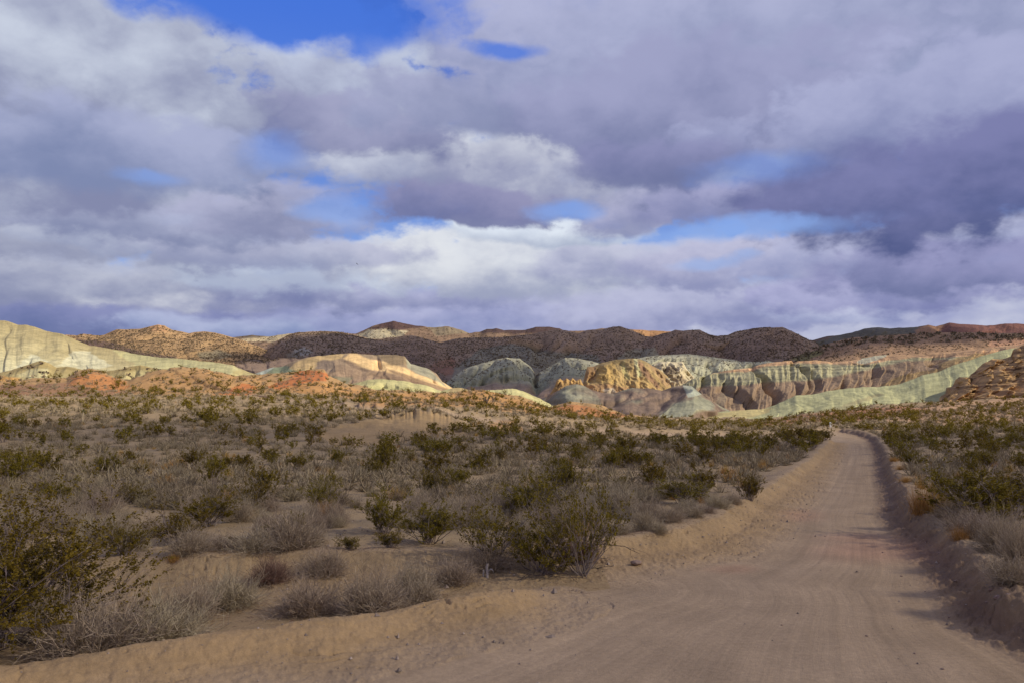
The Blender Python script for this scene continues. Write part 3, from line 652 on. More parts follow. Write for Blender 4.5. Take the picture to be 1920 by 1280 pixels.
bad = hill([(1215, 755), (1240, 742), (1262, 730), (1290, 714), (1310, 706), (1340, 698), (1370, 694), (1400, 691), (1430, 683), (1450, 680), (1480, 677), (1500, 678), (1530, 676), (1560, 680), (1600, 676), (1640, 668), (1700, 664), (1760, 662), (1820, 656), (1880, 650), (1960, 640)],
     [(1215, 790), (1300, 788), (1400, 782), (1500, 765), (1600, 745), (1700, 728), (1800, 705), (1960, 690)], [(1215, 400), (1500, 430), (1960, 460)], [(1215, 330), (1960, 350)], cbad, M_mid, (26, 17, .5, .3), 71, shape=.95, extra=flutes)
# grey and purple domes, centre
def cdome(X, Y, Z, vv, px, py, g):
    a = sl(128, 106, 90); b_ = sl(148, 146, 122)
    n = sstep(.0, .35, g - .25 + .5 * fbm(X / 14, Z / 7, 3, 79) + .25 * (vv - .5))
    col = a + (b_ - a) * n[..., None]
    for poly, c_, s_ in [([(1120, 728), (1160, 736), (1190, 726), (1250, 728), (1230, 742), (1150, 746)], a, .7),
                        ([(1015, 760), (1060, 720), (1090, 716), (1120, 740), (1140, 780), (1100, 770)], sl(134, 130, 110), .5),
                        ([(1280, 722), (1300, 716), (1318, 738), (1290, 745)], sl(170, 176, 160), .7)]:
        m = inpoly(px, py, poly); col[m] = col[m] * (1 - s_) + c_ * s_
    return strata(col, X, Z, .08, 1.4, 0, 81)
hill([(1000, 770), (1015, 750), (1035, 736), (1060, 722), (1080, 718), (1095, 722), (1110, 730), (1130, 735), (1150, 738), (1165, 732), (1185, 727), (1215, 726), (1240, 730), (1262, 724), (1280, 721), (1296, 722), (1312, 735), (1330, 748), (1350, 762), (1375, 775), (1400, 784)],
     [(1000, 792), (1400, 800)], 330, 250, cdome, M_near, (26, 9, .45, .35), 73, shape=.9, jit=.8)
# big pale ridge, left
c = painter([(0, sl(212, 200, 150)), (.3, sl(214, 204, 156)), (.55, sl(200, 184, 130)), (1, sl(184, 164, 108))], [
    ([(30, 690), (60, 662), (85, 672), (90, 690)], sl(222, 218, 180), .7),
    ([(110, 685), (135, 658), (160, 656), (185, 672), (215, 684), (160, 692)], sl(222, 216, 176), .7),
    ([(210, 655), (240, 658), (300, 668), (450, 682), (455, 712), (330, 708), (260, 688)], sl(198, 194, 134), .6),
    ([(215, 655), (235, 660), (225, 672)], sl(220, 205, 130), .6),
    ([(436, 700), (445, 690), (490, 705), (490, 716), (436, 716)], sl(190, 172, 110), .8)], 83, 7)
hill([(-160, 585), (-60, 596), (0, 600), (12, 603), (27, 609), (45, 609), (60, 613), (80, 620), (100, 624), (115, 627), (140, 638), (165, 648), (190, 651), (210, 655), (225, 657), (245, 662), (290, 669), (320, 671), (360, 675), (400, 679), (438, 685), (447, 690), (470, 698), (500, 708), (530, 720)],
     [(-160, 745), (530, 735)], [(-160, 520), (0, 480), (250, 400), (530, 320)], [(-160, 240), (530, 250)], c, M_near, (40, 3.6, .7, .35), 79, jit=1.2)
# olive foothill in front of it, left
c = painter([(0, sl(190, 160, 100)), (.5, sl(196, 178, 116)), (1, sl(176, 152, 92))], [
    ([(-160, 712), (-10, 704), (20, 705), (50, 715), (40, 730), (-160, 735)], sl(222, 164, 74), .9),
    ([(30, 705), (60, 690), (90, 690), (90, 712)], sl(206, 194, 140), .7),
    ([(225, 712), (250, 694), (275, 695), (285, 718)], sl(204, 188, 126), .6)], 89)
olive = hill([(-160, 712), (-40, 705), (0, 699), (20, 694), (50, 684), (75, 676), (90, 680), (105, 689), (125, 687), (150, 692), (180, 698), (215, 694), (240, 687), (262, 684), (280, 688), (300, 692), (340, 690), (370, 694), (420, 700), (460, 708), (490, 722)],
     [(-160, 738), (490, 738)], 250, 212, c, M_near, (16, 3, .6, .35), 83)
# pale green low hills, centre
c = painter([(0, sl(192, 180, 112)), (1, sl(200, 190, 126))], [([(830, 738), (850, 726), (880, 728), (895, 740)], sl(190, 150, 95), .6), ([(640, 735), (700, 720), (760, 730), (720, 745)], sl(190, 182, 110), .4)], 97)
hill([(600, 742), (625, 735), (650, 722), (690, 712), (715, 710), (760, 714), (800, 722), (828, 732), (848, 727), (865, 727), (885, 732), (905, 732), (930, 730), (960, 728), (980, 733), (1010, 746), (1030, 757), (1050, 772)],
     [(600, 752), (1050, 785)], 265, 215, c, M_near, (16, 3.5, .9, .3), 89)
# pale green ridge, right
c = painter([(0, sl(196, 178, 116)), (.25, sl(182, 178, 124)), (1, sl(176, 174, 124))], [
    ([(1290, 800), (1300, 782), (1380, 768), (1450, 764), (1440, 775), (1360, 790)], sl(200, 176, 108), .7),
    ([(1500, 780), (1560, 765), (1650, 735), (1660, 738), (1570, 772)], sl(150, 132, 96), .5)], 101)
hill([(1240, 800), (1275, 788), (1310, 782), (1350, 771), (1380, 769), (1430, 766), (1455, 757), (1475, 748), (1490, 741), (1520, 739), (1560, 731), (1600, 726), (1650, 724), (1680, 721), (1700, 715), (1730, 703), (1760, 697), (1790, 684), (1820, 675), (1850, 665), (1880, 657), (1900, 653), (1940, 648), (2000, 640)],
     [(1240, 805), (1450, 800), (1600, 785), (2000, 770)], [(1240, 290), (2000, 370)], [(1240, 222), (1500, 215), (2000, 230)], c, M_near, (17, 3.0, .5, .35), 97, shape=1.0)
# ochre rock outcrop at the right edge
def cout(X, Y, Z, vv, px, py, g):
    a = sl(192, 150, 94); b_ = sl(150, 114, 76); n = fbm(X / 7, Z / 2.0 + X / 40, 4, 103)
    col = a + (b_ - a) * sstep(-.1, .3, n)[..., None]
    return strata(col, X, Z, .2, .7, -.25, 105)
def ledges(X, Y, Z, vv, Xs):
    h = Z - .25 * X + fbm(X / 12, Y / 12, 3, 107) * 3; per = 2.6
    fr = h / per - np.floor(h / per); k = sstep(1.0, .95, vv)
    n = ridged(X / 6, Z / 3.0, 4, 109)
    return X, Y - (sstep(.0, .75, fr) * 2.4 + (n - .5) * 3.6) * k, Z + (n - .5) * .9 * k
hill([(1735, 768), (1752, 752), (1762, 742), (1772, 738), (1769, 728), (1784, 724), (1790, 712), (1797, 707), (1812, 710), (1820, 702), (1832, 692), (1845, 681), (1860, 674), (1880, 672), (1897, 668), (1902, 656), (1920, 648), (1960, 636), (2040, 612)],
     [(1735, 772), (1800, 770), (2040, 778)], 265, 205, cout, M_mid, (15, 6, 1.2, .3), 101, extra=ledges, jit=2.5, shape=.85)

# ------------------------------------------------------------------ unseen off-frame clouds, added to shade foreground, dark hills and badlands
def shade_cloud(cx, cy, rx, ry, h, thick, opacity, seed, name='shade_cloud'):
    """added off-frame cloud whose shadow falls round (cx, cy) on the ground"""
    k = h / sd[2]; n = 56
    th = np.linspace(0, math.pi, n); ph = np.linspace(0, 2 * math.pi, 2 * n, endpoint=False)
    T, P = np.meshgrid(th, ph, indexing='ij')
    x = np.sin(T) * np.cos(P); y = np.sin(T) * np.sin(P); z = np.cos(T)
    d = 1 + .3 * fbm(x * 2.2 + seed, y * 2.2 + z * 2, 4, seed) + .12 * fbm(x * 7 + seed, y * 7 + z * 6, 3, seed + 4)
    Vv = np.stack([x * d * rx, y * d * ry, np.where(z < 0, z * .35, z) * d * thick], -1).reshape(-1, 3)
    nc = 2 * n; i = np.arange(n - 1)[:, None] * nc; j = np.arange(nc)[None, :]; j2 = (j + 1) % nc
    Fq = np.stack([(i + j).ravel(), (i + nc + j).ravel(), (i + nc + j2).ravel(), (i + j2).ravel()], 1)
    def f(nt, b):
        b.inputs['Base Color'].default_value = (.8, .8, .82, 1); L = nt.links
        t = nn(nt, 'ShaderNodeBsdfTransparent'); mx = nn(nt, 'ShaderNodeMixShader', Fac=opacity)
        L.new(t.outputs[0], mx.inputs[1]); L.new(b.outputs[0], mx.inputs[2]); L.new(mx.outputs[0], nt.nodes['Material Output'].inputs[0])
    o = mesh_np(name, Vv, Fq, [mat('shade_cloud_vapour', f)])
    o.location = (cx + sd[0] * k, cy + sd[1] * k, h); tag(o, kind='structure')
SHADE_CLOUDS = [(20, -8, 330, 74, 900, 120, .36, 3), (40, 880, 330, 290, 1300, 160, .72, 9), (-32, 500, 44, 62, 1000, 50, .7, 14)]
for a in SHADE_CLOUDS: shade_cloud(*a)

# ------------------------------------------------------------------ plants
class MB:
    def __init__(s): s.V = []; s.Fc = []; s.var = []; s.mi = []; s.n = 0
    def add(s, V, Fq, var, mi=0):
        V = np.asarray(V).reshape(-1, 3); s.V.append(V); s.Fc.append(np.asarray(Fq) + s.n); s.var.append(np.broadcast_to(var, (len(V),)).astype(np.float32))
        s.mi.append(np.full(len(Fq), mi)); s.n += len(V)
    def arrays(s): return np.concatenate(s.V), np.concatenate(s.Fc), np.concatenate(s.var), np.concatenate(s.mi)
    def mesh(s, name, mats, smooth=False):
        V, Fq, va, mi = s.arrays(); return mesh_np(name, V, Fq, mats, mi, {'var': ('FLOAT', va)}, smooth, link=False)
def unit(v): return v / np.maximum(np.linalg.norm(v, axis=-1, keepdims=True), 1e-9)
def tubes(mb, P, r0, r1, sides, rng, mi=0):
    """P (n,K,3) polylines to tapered tubes (sides >= 3) or ribbons (sides == 1)"""
    n, K, _ = P.shape; d = unit(P[:, -1] - P[:, 0]); a = unit(np.cross(d, rng.normal(size=(n, 3)))); b = np.cross(d, a)
    r = np.linspace(0, 1, K)[None, :, None]; r = (np.reshape(r0, (-1, 1, 1)) * (1 - r) + np.reshape(r1, (-1, 1, 1)) * r)
    if sides == 1:
        V = np.stack([P - a[:, None] * r, P + a[:, None] * r], 2); m = 2
    else:
        V = np.stack([P + (a[:, None] * math.cos(t) + b[:, None] * math.sin(t)) * r for t in np.arange(sides) * 2 * math.pi / sides], 2); m = sides
    base = (np.arange(n) * K * m)[:, None, None] + (np.arange(K - 1) * m)[None, :, None]
    j = np.arange(1 if sides == 1 else m)[None, None, :]; j2 = (j + 1) % m
    Fq = np.stack([base + j, base + j2, base + m + j2, base + m + j], -1).reshape(-1, 4)
    mb.add(V, Fq, np.repeat(rng.random(n), K * m), mi)
def leaves(mb, C, s, rng, mi=0, asp=.55, up=0.0):
    n = len(C); a = unit(rng.normal(size=(n, 3)) + np.array([0, 0, up])); b = unit(np.cross(a, rng.normal(size=(n, 3))))
    sz = s * rng.uniform(.6, 1.4, (n, 1)); A = a * sz; B = b * sz * asp
    V = np.stack([C - A, C + B, C + A, C - B], 1)
    cl = np.clip(.5 + .25 * rng.normal(size=n), 0, 1)
    mb.add(V, np.arange(n * 4).reshape(n, 4), np.repeat(cl, 4), mi)
def grow(rng, base, d, L, K, curve, jit):
    n = len(base); t = np.linspace(0, 1, K)[None, :, None]
    P = base[:, None] + d[:, None] * L[:, None, None] * t
    P = P + np.array([0, 0, 1.0]) * (curve[:, None, None] * L[:, None, None] * t ** 2)
    w = np.cumsum(rng.normal(size=(n, K, 3)) * jit, 1); w[:, 0] = 0
    return P + w * L[:, None, None]
def branch(rng, P, m, t0, t1, ls, spread, K, curve=.1, jit=.05):
    n, Kp, _ = P.shape; i = np.repeat(np.arange(n), m); t = rng.uniform(t0, t1, n * m) * (Kp - 1)
    k = np.minimum(t.astype(int), Kp - 2); f = (t - k)[:, None]
    base = P[i, k] * (1 - f) + P[i, k + 1] * f; d = unit(P[i, k + 1] - P[i, k])
    d = unit(d + spread * rng.normal(size=d.shape) + np.array([0, 0, .12]))
    Lp = np.linalg.norm(P[:, -1] - P[:, 0], axis=1)[i]
    return grow(rng, base, d, Lp * rng.uniform(ls[0], ls[1], n * m), K, np.full(n * m, curve), jit)
def creosote(seed, nm, ns, nt_, nl, leaf, sides=3, tilt=(6, 50), bare=.0, flat=1.0, rs=1.0):
    rng = np.random.default_rng(seed); st = MB(); fo = MB()
    az = rng.uniform(0, 2 * math.pi, nm); ti = np.radians(rng.uniform(tilt[0], tilt[1], nm))
    d = np.stack([np.sin(ti) * np.cos(az), np.sin(ti) * np.sin(az), np.cos(ti)], -1)
    base = np.stack([rng.normal(size=nm) * .05, rng.normal(size=nm) * .05, np.full(nm, -.03)], -1)
    L = rng.uniform(.62, 1.0, nm) * (1 + .1 * np.sin(ti)); P1 = grow(rng, base, d, L, 6, rng.uniform(-.05, .15, nm), .035)
    tubes(st, P1, .012 * rs, .0035 * rs, sides, rng)
    P2 = branch(rng, P1, ns, .3, .97, (.22, .42), .42, 4); tubes(st, P2, .0045 * rs, .0018 * rs, 3 if sides > 1 else 1, rng)
    tw = P2
    if nt_:
        tw = branch(rng, P2, nt_, .25, 1.0, (.3, .65), .5, 3); tubes(st, tw, .0024 * rs, .001 * rs, 1, rng)
    keep = tw[:, -1, 2] > .12
    if bare: keep &= rng.random(len(tw)) > bare * (1.2 - np.clip(tw[:, -1, 2], 0, 1))
    clump = perlin(tw[:, -1, 0] * 5 + seed, tw[:, -1, 2] * 5 + tw[:, -1, 1] * 4, seed) > -.22; tw = tw[keep & clump]
    n = len(tw); i = np.repeat(np.arange(n), nl); t = rng.uniform(.3, 1.05, n * nl)[:, None]
    C = tw[i, 0] * (1 - t) + tw[i, -1] * t + rng.normal(size=(n * nl, 3)) * leaf * .8
    leaves(fo, C, leaf, rng, 0, .55, .5)
    for m in (st, fo):
        for v in m.V: v[:, 2] *= flat
    return st, fo
def shrub(seed, n, sub, K=4, sides=1, r=.0035, h=.62, wid=.62, fine=2):
    rng = np.random.default_rng(seed); mb = MB()
    az = rng.uniform(0, 2 * math.pi, n); ti = np.arccos(rng.uniform(.12, 1, n))
    d = np.stack([np.sin(ti) * np.cos(az) * wid, np.sin(ti) * np.sin(az) * wid, np.cos(ti) * h], -1)
    L0 = np.linalg.norm(d, axis=1); base = np.stack([rng.normal(size=n) * .07, rng.normal(size=n) * .07, np.full(n, -.02)], -1)
    lump = 1 + .28 * perlin(np.cos(az) * 2 + seed, np.sin(az) * 2 + ti * 2, seed)
    P = grow(rng, base, unit(d), L0 * rng.uniform(.65, 1, n) * lump, K, rng.uniform(-.05, .12, n), .07); tubes(mb, P, r * 1.7, r * .7, sides, rng)
    if sub:
        Q = branch(rng, P, sub, .35, .95, (.25, .5), .6, 3, .05, .07); tubes(mb, Q, r * .9, r * .45, 1, rng)
        if fine: R = branch(rng, Q, fine, .3, 1, (.35, .7), .7, 2); tubes(mb, R, r * .6, r * .35, 1, rng)
    return mb
def tuft(seed, n, h=.5, w=.3, r=.003, K=4):
    rng = np.random.default_rng(seed); mb = MB(); az = rng.uniform(0, 2 * math.pi, n); ti = np.abs(rng.normal(size=n)) * .45 + .08
    d = np.stack([np.sin(ti) * np.cos(az), np.sin(ti) * np.sin(az), np.cos(ti)], -1)
    base = np.stack([rng.normal(size=n) * w * .3, rng.normal(size=n) * w * .3, np.full(n, -.02)], -1)
    P = grow(rng, base, d, h * rng.uniform(.55, 1.05, n), K, rng.uniform(-.35, .05, n), .04); tubes(mb, P, r, r * .3, 1, rng); return mb

def norm(parts, h, w):
    V = np.concatenate([v for m in parts for v in m.V]); kz = h / np.percentile(V[:, 2], 99.3); kx = w / 2 / np.percentile(np.hypot(V[:, 0], V[:, 1]), 97)
    for m in parts:
        for v in m.V: v[:, :2] *= kx; v[:, 2] *= kz
# level 0 close by, 1 middle distance, 2 far, 3 merged cover
CR = {0: [creosote(200 + i, 30, 7, 4, 22, .0175, 4, bare=.2) for i in range(4)] + [creosote(207, 64, 7, 5, 26, .0105, 4, (5, 70), .05, 1, .5), creosote(209, 26, 7, 4, 15, .0165, 4, (8, 56), .5, 1, .8)],
      1: [creosote(300 + i, 22, 5, 3, 17, .029, 3) for i in range(5)],
      2: [creosote(400 + i, 12, 4, 2, 9, .047, 1) for i in range(5)],
      3: [creosote(500 + i, 8, 3, 0, 10, .088, 1) for i in range(5)]}
SH = {0: [shrub(600 + i, 420, 4, 5, 3, .0034) for i in range(5)], 1: [shrub(700 + i, 170, 3, 4, 1, .0065, fine=1) for i in range(5)],
      3: [shrub(900 + i, 44, 1, 3, 1, .0125, fine=0) for i in range(6)], 4: [shrub(940 + i, 36, 0, 3, 1, .018) for i in range(5)],
      2: [shrub(800 + i, 90, 2, 3, 1, .011, fine=0) for i in range(5)]}
TU = {0: [tuft(1000 + i, 520, r=.0028) for i in range(3)], 1: [tuft(1100 + i, 150, r=.006) for i in range(3)], 2: [tuft(1200 + i, 50, r=.014, K=3) for i in range(3)]}
for lv in CR:
    for pr in CR[lv]: norm(pr, 1.0, 1.25)
for lv in SH:
    for m in SH[lv]: norm([m], .62, 1.15)
for lv in TU:
    for m in TU[lv]: norm([m], .5, .6)
MESH = {}
for lv in (0, 1):
    for i, (st, fo) in enumerate(CR[lv]):
        MESH['c', lv, i] = (st.mesh('stems', [STEM]), fo.mesh('foliage', [LEAF]))
def joined(st, fo):
    m = MB(); V, Fq, va, _ = st.arrays(); m.add(V, Fq, va, 0); V, Fq, va, _ = fo.arrays(); m.add(V, Fq, va, 1); return m
for i, (st, fo) in enumerate(CR[2]): MESH['c', 2, i] = joined(st, fo).mesh('creosote_bush', [STEM, LEAF])
for lv in (0, 1, 2):
    for i, m in enumerate(SH[lv]): MESH['s', lv, i] = m.mesh('dry_shrub', [TWIGP if lv == 0 else TWIG])
    for i, m in enumerate(TU[lv]): MESH['t', lv, i] = m.mesh('grass_tuft', [STRAW])
for i in range(3): MESH['b', 0, i] = SH[0][i].mesh('dry_shrub', [TWIGB])

used = []          # (x, y, radius)
def place(kind, X, Y, h, w, lv, label=None, group=None, variant=None, rot=None, dz=0.0, rec=True):
    z = float(terrain(np.array([X]), np.array([Y]))[0][0]) - .02 + dz
    v = RNG.integers(0, 3 if kind in 'tb' else 4 if kind == 'c' and lv == 0 else 5) if variant is None else variant
    rz = RNG.uniform(0, 6.28) if rot is None else rot
    hz = {'c': 1.0, 's': .62, 't': .5, 'b': .62}[kind]; wz = {'c': 1.25, 's': 1.15, 't': .6, 'b': 1.15}[kind]
    sc = (w / wz, w / wz, h / hz)
    nm, cat = {'c': ('creosote_bush', 'bush'), 's': ('dry_shrub', 'shrub'), 'b': ('dry_shrub', 'shrub'), 't': ('grass_tuft', 'grass')}[kind]
    m = MESH[kind, lv, v]
    if isinstance(m, tuple):
        o = bpy.data.objects.new(nm, None); COL.objects.link(o)
        for mm, pn in zip(m, ('stems', 'foliage')):
            c = bpy.data.objects.new(pn, mm); COL.objects.link(c); c.parent = o
    else:
        o = bpy.data.objects.new(nm, m); COL.objects.link(o)
    o.location = (X, Y, z); o.rotation_euler = (0, 0, rz); o.scale = sc
    tag(o, label, cat, group)
    if rec: used.append((X, Y, w * .42))
    return o
RNG = np.random.default_rng(5)
LM = []            # landmarks for the labels of the repeats: (phrase, x, y)
def hero(kind, x, yb, yt, wpx, label, lv=0, z=None, **k):
    zz = PB if z is None else z
    p = pz(x, yb, zz); Y = float(p[1]); h = (yb - yt) / F * Y * .98; w = wpx / F * Y * (1.22 if kind == 'c' else 1.12)
    o = place(kind, float(p[0]), Y, h, w, lv, label, **k)
    return o
g1 = 'creosote bushes on the sandy plain'
for a in [
 (-20, 1205, 925, 470, 'huge olive creosote bush leaning in at the bottom left edge'),
 (235, 1046, 975, 92, 'low green creosote bush right beside the huge creosote at the left edge'),
 (390, 990, 915, 96, 'wide dark creosote bush, left one of the pair above the big dry shrubs'),
 (470, 962, 884, 70, 'upright creosote bush, right and taller one of the pair above the dry shrubs'),
 (255, 950, 908, 62, 'rounded green creosote bush standing alone behind the low one'),
 (600, 958, 896, 66, 'dark creosote bush with a brownish top left of the thicket'),
 (612, 925, 878, 50, 'brownish thin creosote bush just behind the dark one left of the thicket'),
 (718, 1003, 914, 92, 'dense creosote bush, leftmost of the roadside thicket'),
 (800, 1018, 942, 105, 'spreading creosote bush, second from left in the roadside thicket'),
 (925, 1036, 906, 165, 'large creosote bush with a slanting pale stem in the middle of the thicket'),
 (1020, 1044, 930, 130, 'creosote bush with dense lower foliage in front of the tall open one'),
 (1090, 1046, 848, 168, 'tallest creosote bush of the thicket with bare grey limbs by the road'),
 (1062, 935, 832, 66, 'creosote bush rising behind the tallest one of the thicket'),
 (820, 932, 872, 66, 'creosote bush standing behind the middle of the roadside thicket'),
 (860, 915, 868, 60, 'small creosote bush behind the thicket, right of its neighbour'),
 (1280, 946, 888, 100, 'broad dark creosote bush left of the bend of the bank beside the road'),
 (1318, 925, 865, 70, 'creosote bush behind the broad dark one beside the road bank'),
 (1406, 934, 880, 42, 'slim creosote bush right at the edge of the left road bank'),
 (560, 882, 846, 46, 'small round creosote bush in the middle of the left plain'),
 (427, 884, 852, 42, 'small round creosote bush left of the one in the middle of the plain'),
 (505, 866, 836, 36, 'little creosote bush behind the two small round ones'),
 (100, 893, 868, 30, 'small bright green creosote bush towards the left edge'),
 (180, 895, 878, 42, 'flat bright green creosote bush towards the left edge'),
 (265, 890, 862, 44, 'small creosote bush with brown tips on the left plain'),
 (655, 1032, 1003, 44, 'knee high creosote bush on the ledge above the side track'),
 (438, 1022, 1001, 44, 'sprawling low creosote sprig on the ledge above the side track'),
 (730, 1062, 1020, 50, 'brownish small creosote behind the pale dry shrubs in the side track'),
 (700, 890, 852, 50, 'creosote bush left of the sandy cut bank foot'),
 (805, 855, 815, 60, 'creosote bush in front of the sandy cut bank, left one of two'),
 (830, 858, 818, 50, 'creosote bush in front of the sandy cut bank, right one of two'),
 (1548, 826, 800, 34, 'creosote bush closest to the road bend on its inner side'), (1526, 830, 799, 36, 'creosote bush second from the road bend on its inner side'),
 (1500, 828, 798, 38, 'creosote bush third from the road bend in the dark row'), (1474, 834, 800, 40, 'creosote bush fourth from the road bend in the dark row'),
 (1446, 842, 805, 42, 'creosote bush at the near end of the dark row by the bend'), (1534, 815, 795, 34, 'small creosote bush behind the row at the road bend, rightmost'),
 (1508, 814, 794, 34, 'small creosote bush behind the row at the road bend, middle one'), (1480, 816, 795, 34, 'small creosote bush behind the row at the road bend, leftmost'),
 (1400, 838, 806, 44, 'dark creosote bush halfway between the bend and the broad one'), (1350, 850, 812, 48, 'dark creosote bush above the broad one by the road bank'), (1312, 842, 806, 50, 'wide creosote bush far above the broad one by the road bank'),
 (1240, 838, 806, 44, 'creosote bush on the far plain left of the wide one'), (1180, 850, 812, 46, 'creosote bush on the plain behind the right end of the thicket')]:
    hero('c', a[0], a[1], a[2], a[3], a[4], group=g1, lv=0 if a[1] > 925 else 1, z=0.05 if a[1] > 1190 or 'side track' in a[4] and 'behind' in a[4] else PB, variant={-20: 4, 1090: 5, 925: 5}.get(a[0]))
for a in [
 (1855, 985, 868, 190, 'large creosote bush on the right bank with olive top'),
 (1905, 962, 880, 110, 'creosote bush touching the right edge of the picture'),
 (1775, 945, 882, 70, 'thin creosote bush between the orange tufts and the large right one'),
 (1715, 878, 842, 46, 'creosote bush at the far end of the right road bank'),
 (1690, 862, 835, 36, 'small creosote bush beside the road bend on the right')]:
    hero('c', a[0], a[1], a[2], a[3], a[4], group='creosote bushes right of the road', lv=0, z=RB, variant=None)
g2 = 'dry grey shrubs of the side track and its banks'
for a in [
 ('s', 180, 1226, 1110, 210, 'big pale straw grey shrub at the lower left behind the sand berm', 0),
 ('s', 300, 1205, 1104, 170, 'pale straw grey shrub right of the biggest one behind the berm', 0),
 ('s', 100, 1190, 1100, 130, 'bluish grey shrub under the huge creosote bush', 0),
 ('s', 360, 1160, 1082, 100, 'grey shrub at the back of the side track, left of the rounded pair', 0),
 ('s', 430, 1135, 1062, 110, 'rounded grey shrub with tan tips, left of the reddish brown one', 0),
 ('b', 505, 1100, 1048, 78, 'reddish brown twiggy shrub among the grey shrubs', 0),
 ('s', 575, 1146, 1076, 124, 'tan topped rounded shrub right of the reddish brown one', 0),
 ('s', 610, 1090, 1038, 90, 'blue grey shrub standing behind the tan topped one', 0),
 ('s', 700, 1144, 1060, 132, 'dark hearted grey shrub beside the berm in the middle', 0),
 ('s', 775, 1110, 1052, 90, 'grey shrub behind the dark hearted one', 0),
 ('s', 790, 1125, 1076, 80, 'low pale shrub hugging the berm right of the dark hearted one', 0),
 ('s', 850, 1098, 1050, 90, 'thin pale shrub left of the wooden stump', 0),
 ('s', 918, 1078, 1032, 86, 'dark grey shrub around the wooden stump', 0),
 ('s', 975, 1062, 1030, 56, 'small tan shrub right of the wooden stump', 0),
 ('b', 1085, 1064, 1018, 74, 'brown dead shrub under the tallest creosote bush', 0),
 ('s', 1020, 1052, 1016, 56, 'straw coloured shrub below the dense lower creosote', 0),
 ('s', 353, 1042, 990, 80, 'grey shrub on the ledge, left of the wide pale ones', 0),
 ('s', 480, 1036, 988, 110, 'wide pale shrub on the ledge over the side track', 0),
 ('s', 410, 1036, 1005, 100, 'low wide pale shrub on the ledge, left of the taller one', 0),
 ('s', 580, 1028, 1004, 46, 'small grey shrub on the ledge, left of the knee high creosote', 0),
 ('s', 1160, 1003, 972, 50, 'pale round shrub on the bank right of the thicket', 0),
 ('s', 1205, 995, 955, 66, 'grey shrub right of the pale round one on the bank', 0),
 ('s', 1255, 985, 950, 60, 'grey shrub on the bank between thicket and broad creosote', 0),
 ('s', 1235, 1000, 978, 40, 'little yellowish shrub at the lip of the bank', 0),
 ('s', 1300, 975, 950, 50, 'dense grey shrub at the lip, left of the two round ones', 0),
 ('s', 1345, 955, 925, 56, 'round grey shrub on the left road bank, left of two', 0),
 ('s', 1375, 945, 922, 34, 'round grey shrub on the left road bank, right of two', 0),
 ('s', 1320, 965, 945, 46, 'round pale shrub spilling over the left road bank', 0)]:
    tr = a[2] > 1050
    hero(a[0], a[1], a[2], a[3], a[4], a[5], group=g2, lv=0, z=.03 if tr else PB)
g3 = 'dry plants on the right bank'
for a in [
 ('t', 1728, 966, 906, 60, 'tall orange tan grass tuft on the right bank', 0),
 ('t', 1755, 968, 912, 56, 'tan grass tuft right of the tall orange one', 0),
 ('t', 1725, 898, 884, 30, 'bright orange low tuft beside the right road edge', 0),
 ('t', 1700, 905, 890, 36, 'tan low tuft nearest the road on the right bank', 0),
 ('t', 1676, 870, 860, 22, 'yellow tuft at the right road edge, farther of two', 0),
 ('t', 1690, 884, 872, 26, 'yellow tuft at the right road edge, nearer of two', 0),
 ('s', 1800, 968, 925, 80, 'olive dry shrub behind the sandy patch on the right bank', 0),
 ('s', 1780, 975, 942, 60, 'tan dry shrub left of the olive one on the right bank', 0),
 ('s', 1835, 1012, 965, 90, 'grey shrub in the middle of the right bank', 0),
 ('s', 1880, 1040, 960, 100, 'dark grey leafless shrub near the right edge', 0),
 ('s', 1915, 1080, 985, 90, 'tall leafless grey shrub cut by the right edge', 0),
 ('t', 1800, 1015, 985, 40, 'small orange tan tuft at the lip of the right bank', 0),
 ('s', 1900, 1110, 1060, 90, 'tan dry shrub at the lower right edge above the bank', 0),
 ('t', 325, 1048, 1030, 34, 'bright orange grass tuft on the ledge left of the track', 0)]:
    hero(a[0], a[1], a[2], a[3], a[4], a[5], group=g3 if a[1] > 1000 else 'orange grass tufts', lv=0, z=RB if a[1] > 1000 else PB)

# --- the repeats over the plain
def scatter(dens, seed, ymin=9, ymax=205, rad=.35):
    rng = np.random.default_rng(seed); out = []
    for y0, y1, dn in dens:
        area = .71 * (y1 ** 2 - y0 ** 2); n = int(area * dn * 1.0)
        Y = np.sqrt(rng.uniform(y0 ** 2, y1 ** 2, n)); X = Y * rng.uniform(-.71, .71, n)
        out.append(np.stack([X, Y], 1))
    P = np.concatenate(out); cl = fbm(P[:, 0] / 9, P[:, 1] / 9, 3, seed); P = P[cl + rng.uniform(-.3, .3, len(P)) > -.22]
    z, plain, face, dl, dr, arc, b = terrain(P[:, 0], P[:, 1], True)
    ok = (plain > .97) & (b < .02) & (np.maximum(dl, dr) > rad)
    px, py = project(P[:, 0], P[:, 1], z)
    blf = [(598, 812), (640, 797), (700, 785), (740, 781), (780, 772), (830, 776), (880, 796), (880, 804), (830, 804), (760, 815), (680, 822), (625, 822)]
    ok &= ~inpoly(px, py, blf) & (px > -60) & (px < 1980)
    ok &= ~((P[:, 1] > 178) & (rng.random(len(P)) < .5))
    P = P[ok]; z = z[ok]; o = np.argsort(P[:, 1]); return P[o], z[o], px[ok][o], py[ok][o]
def clear(P, k=1.0):
    U = np.array(used); d = np.sqrt(((P[:, None, :2] - U[None, :, :2]) ** 2).sum(-1)); return (d > U[None, :, 2] * k).all(1)
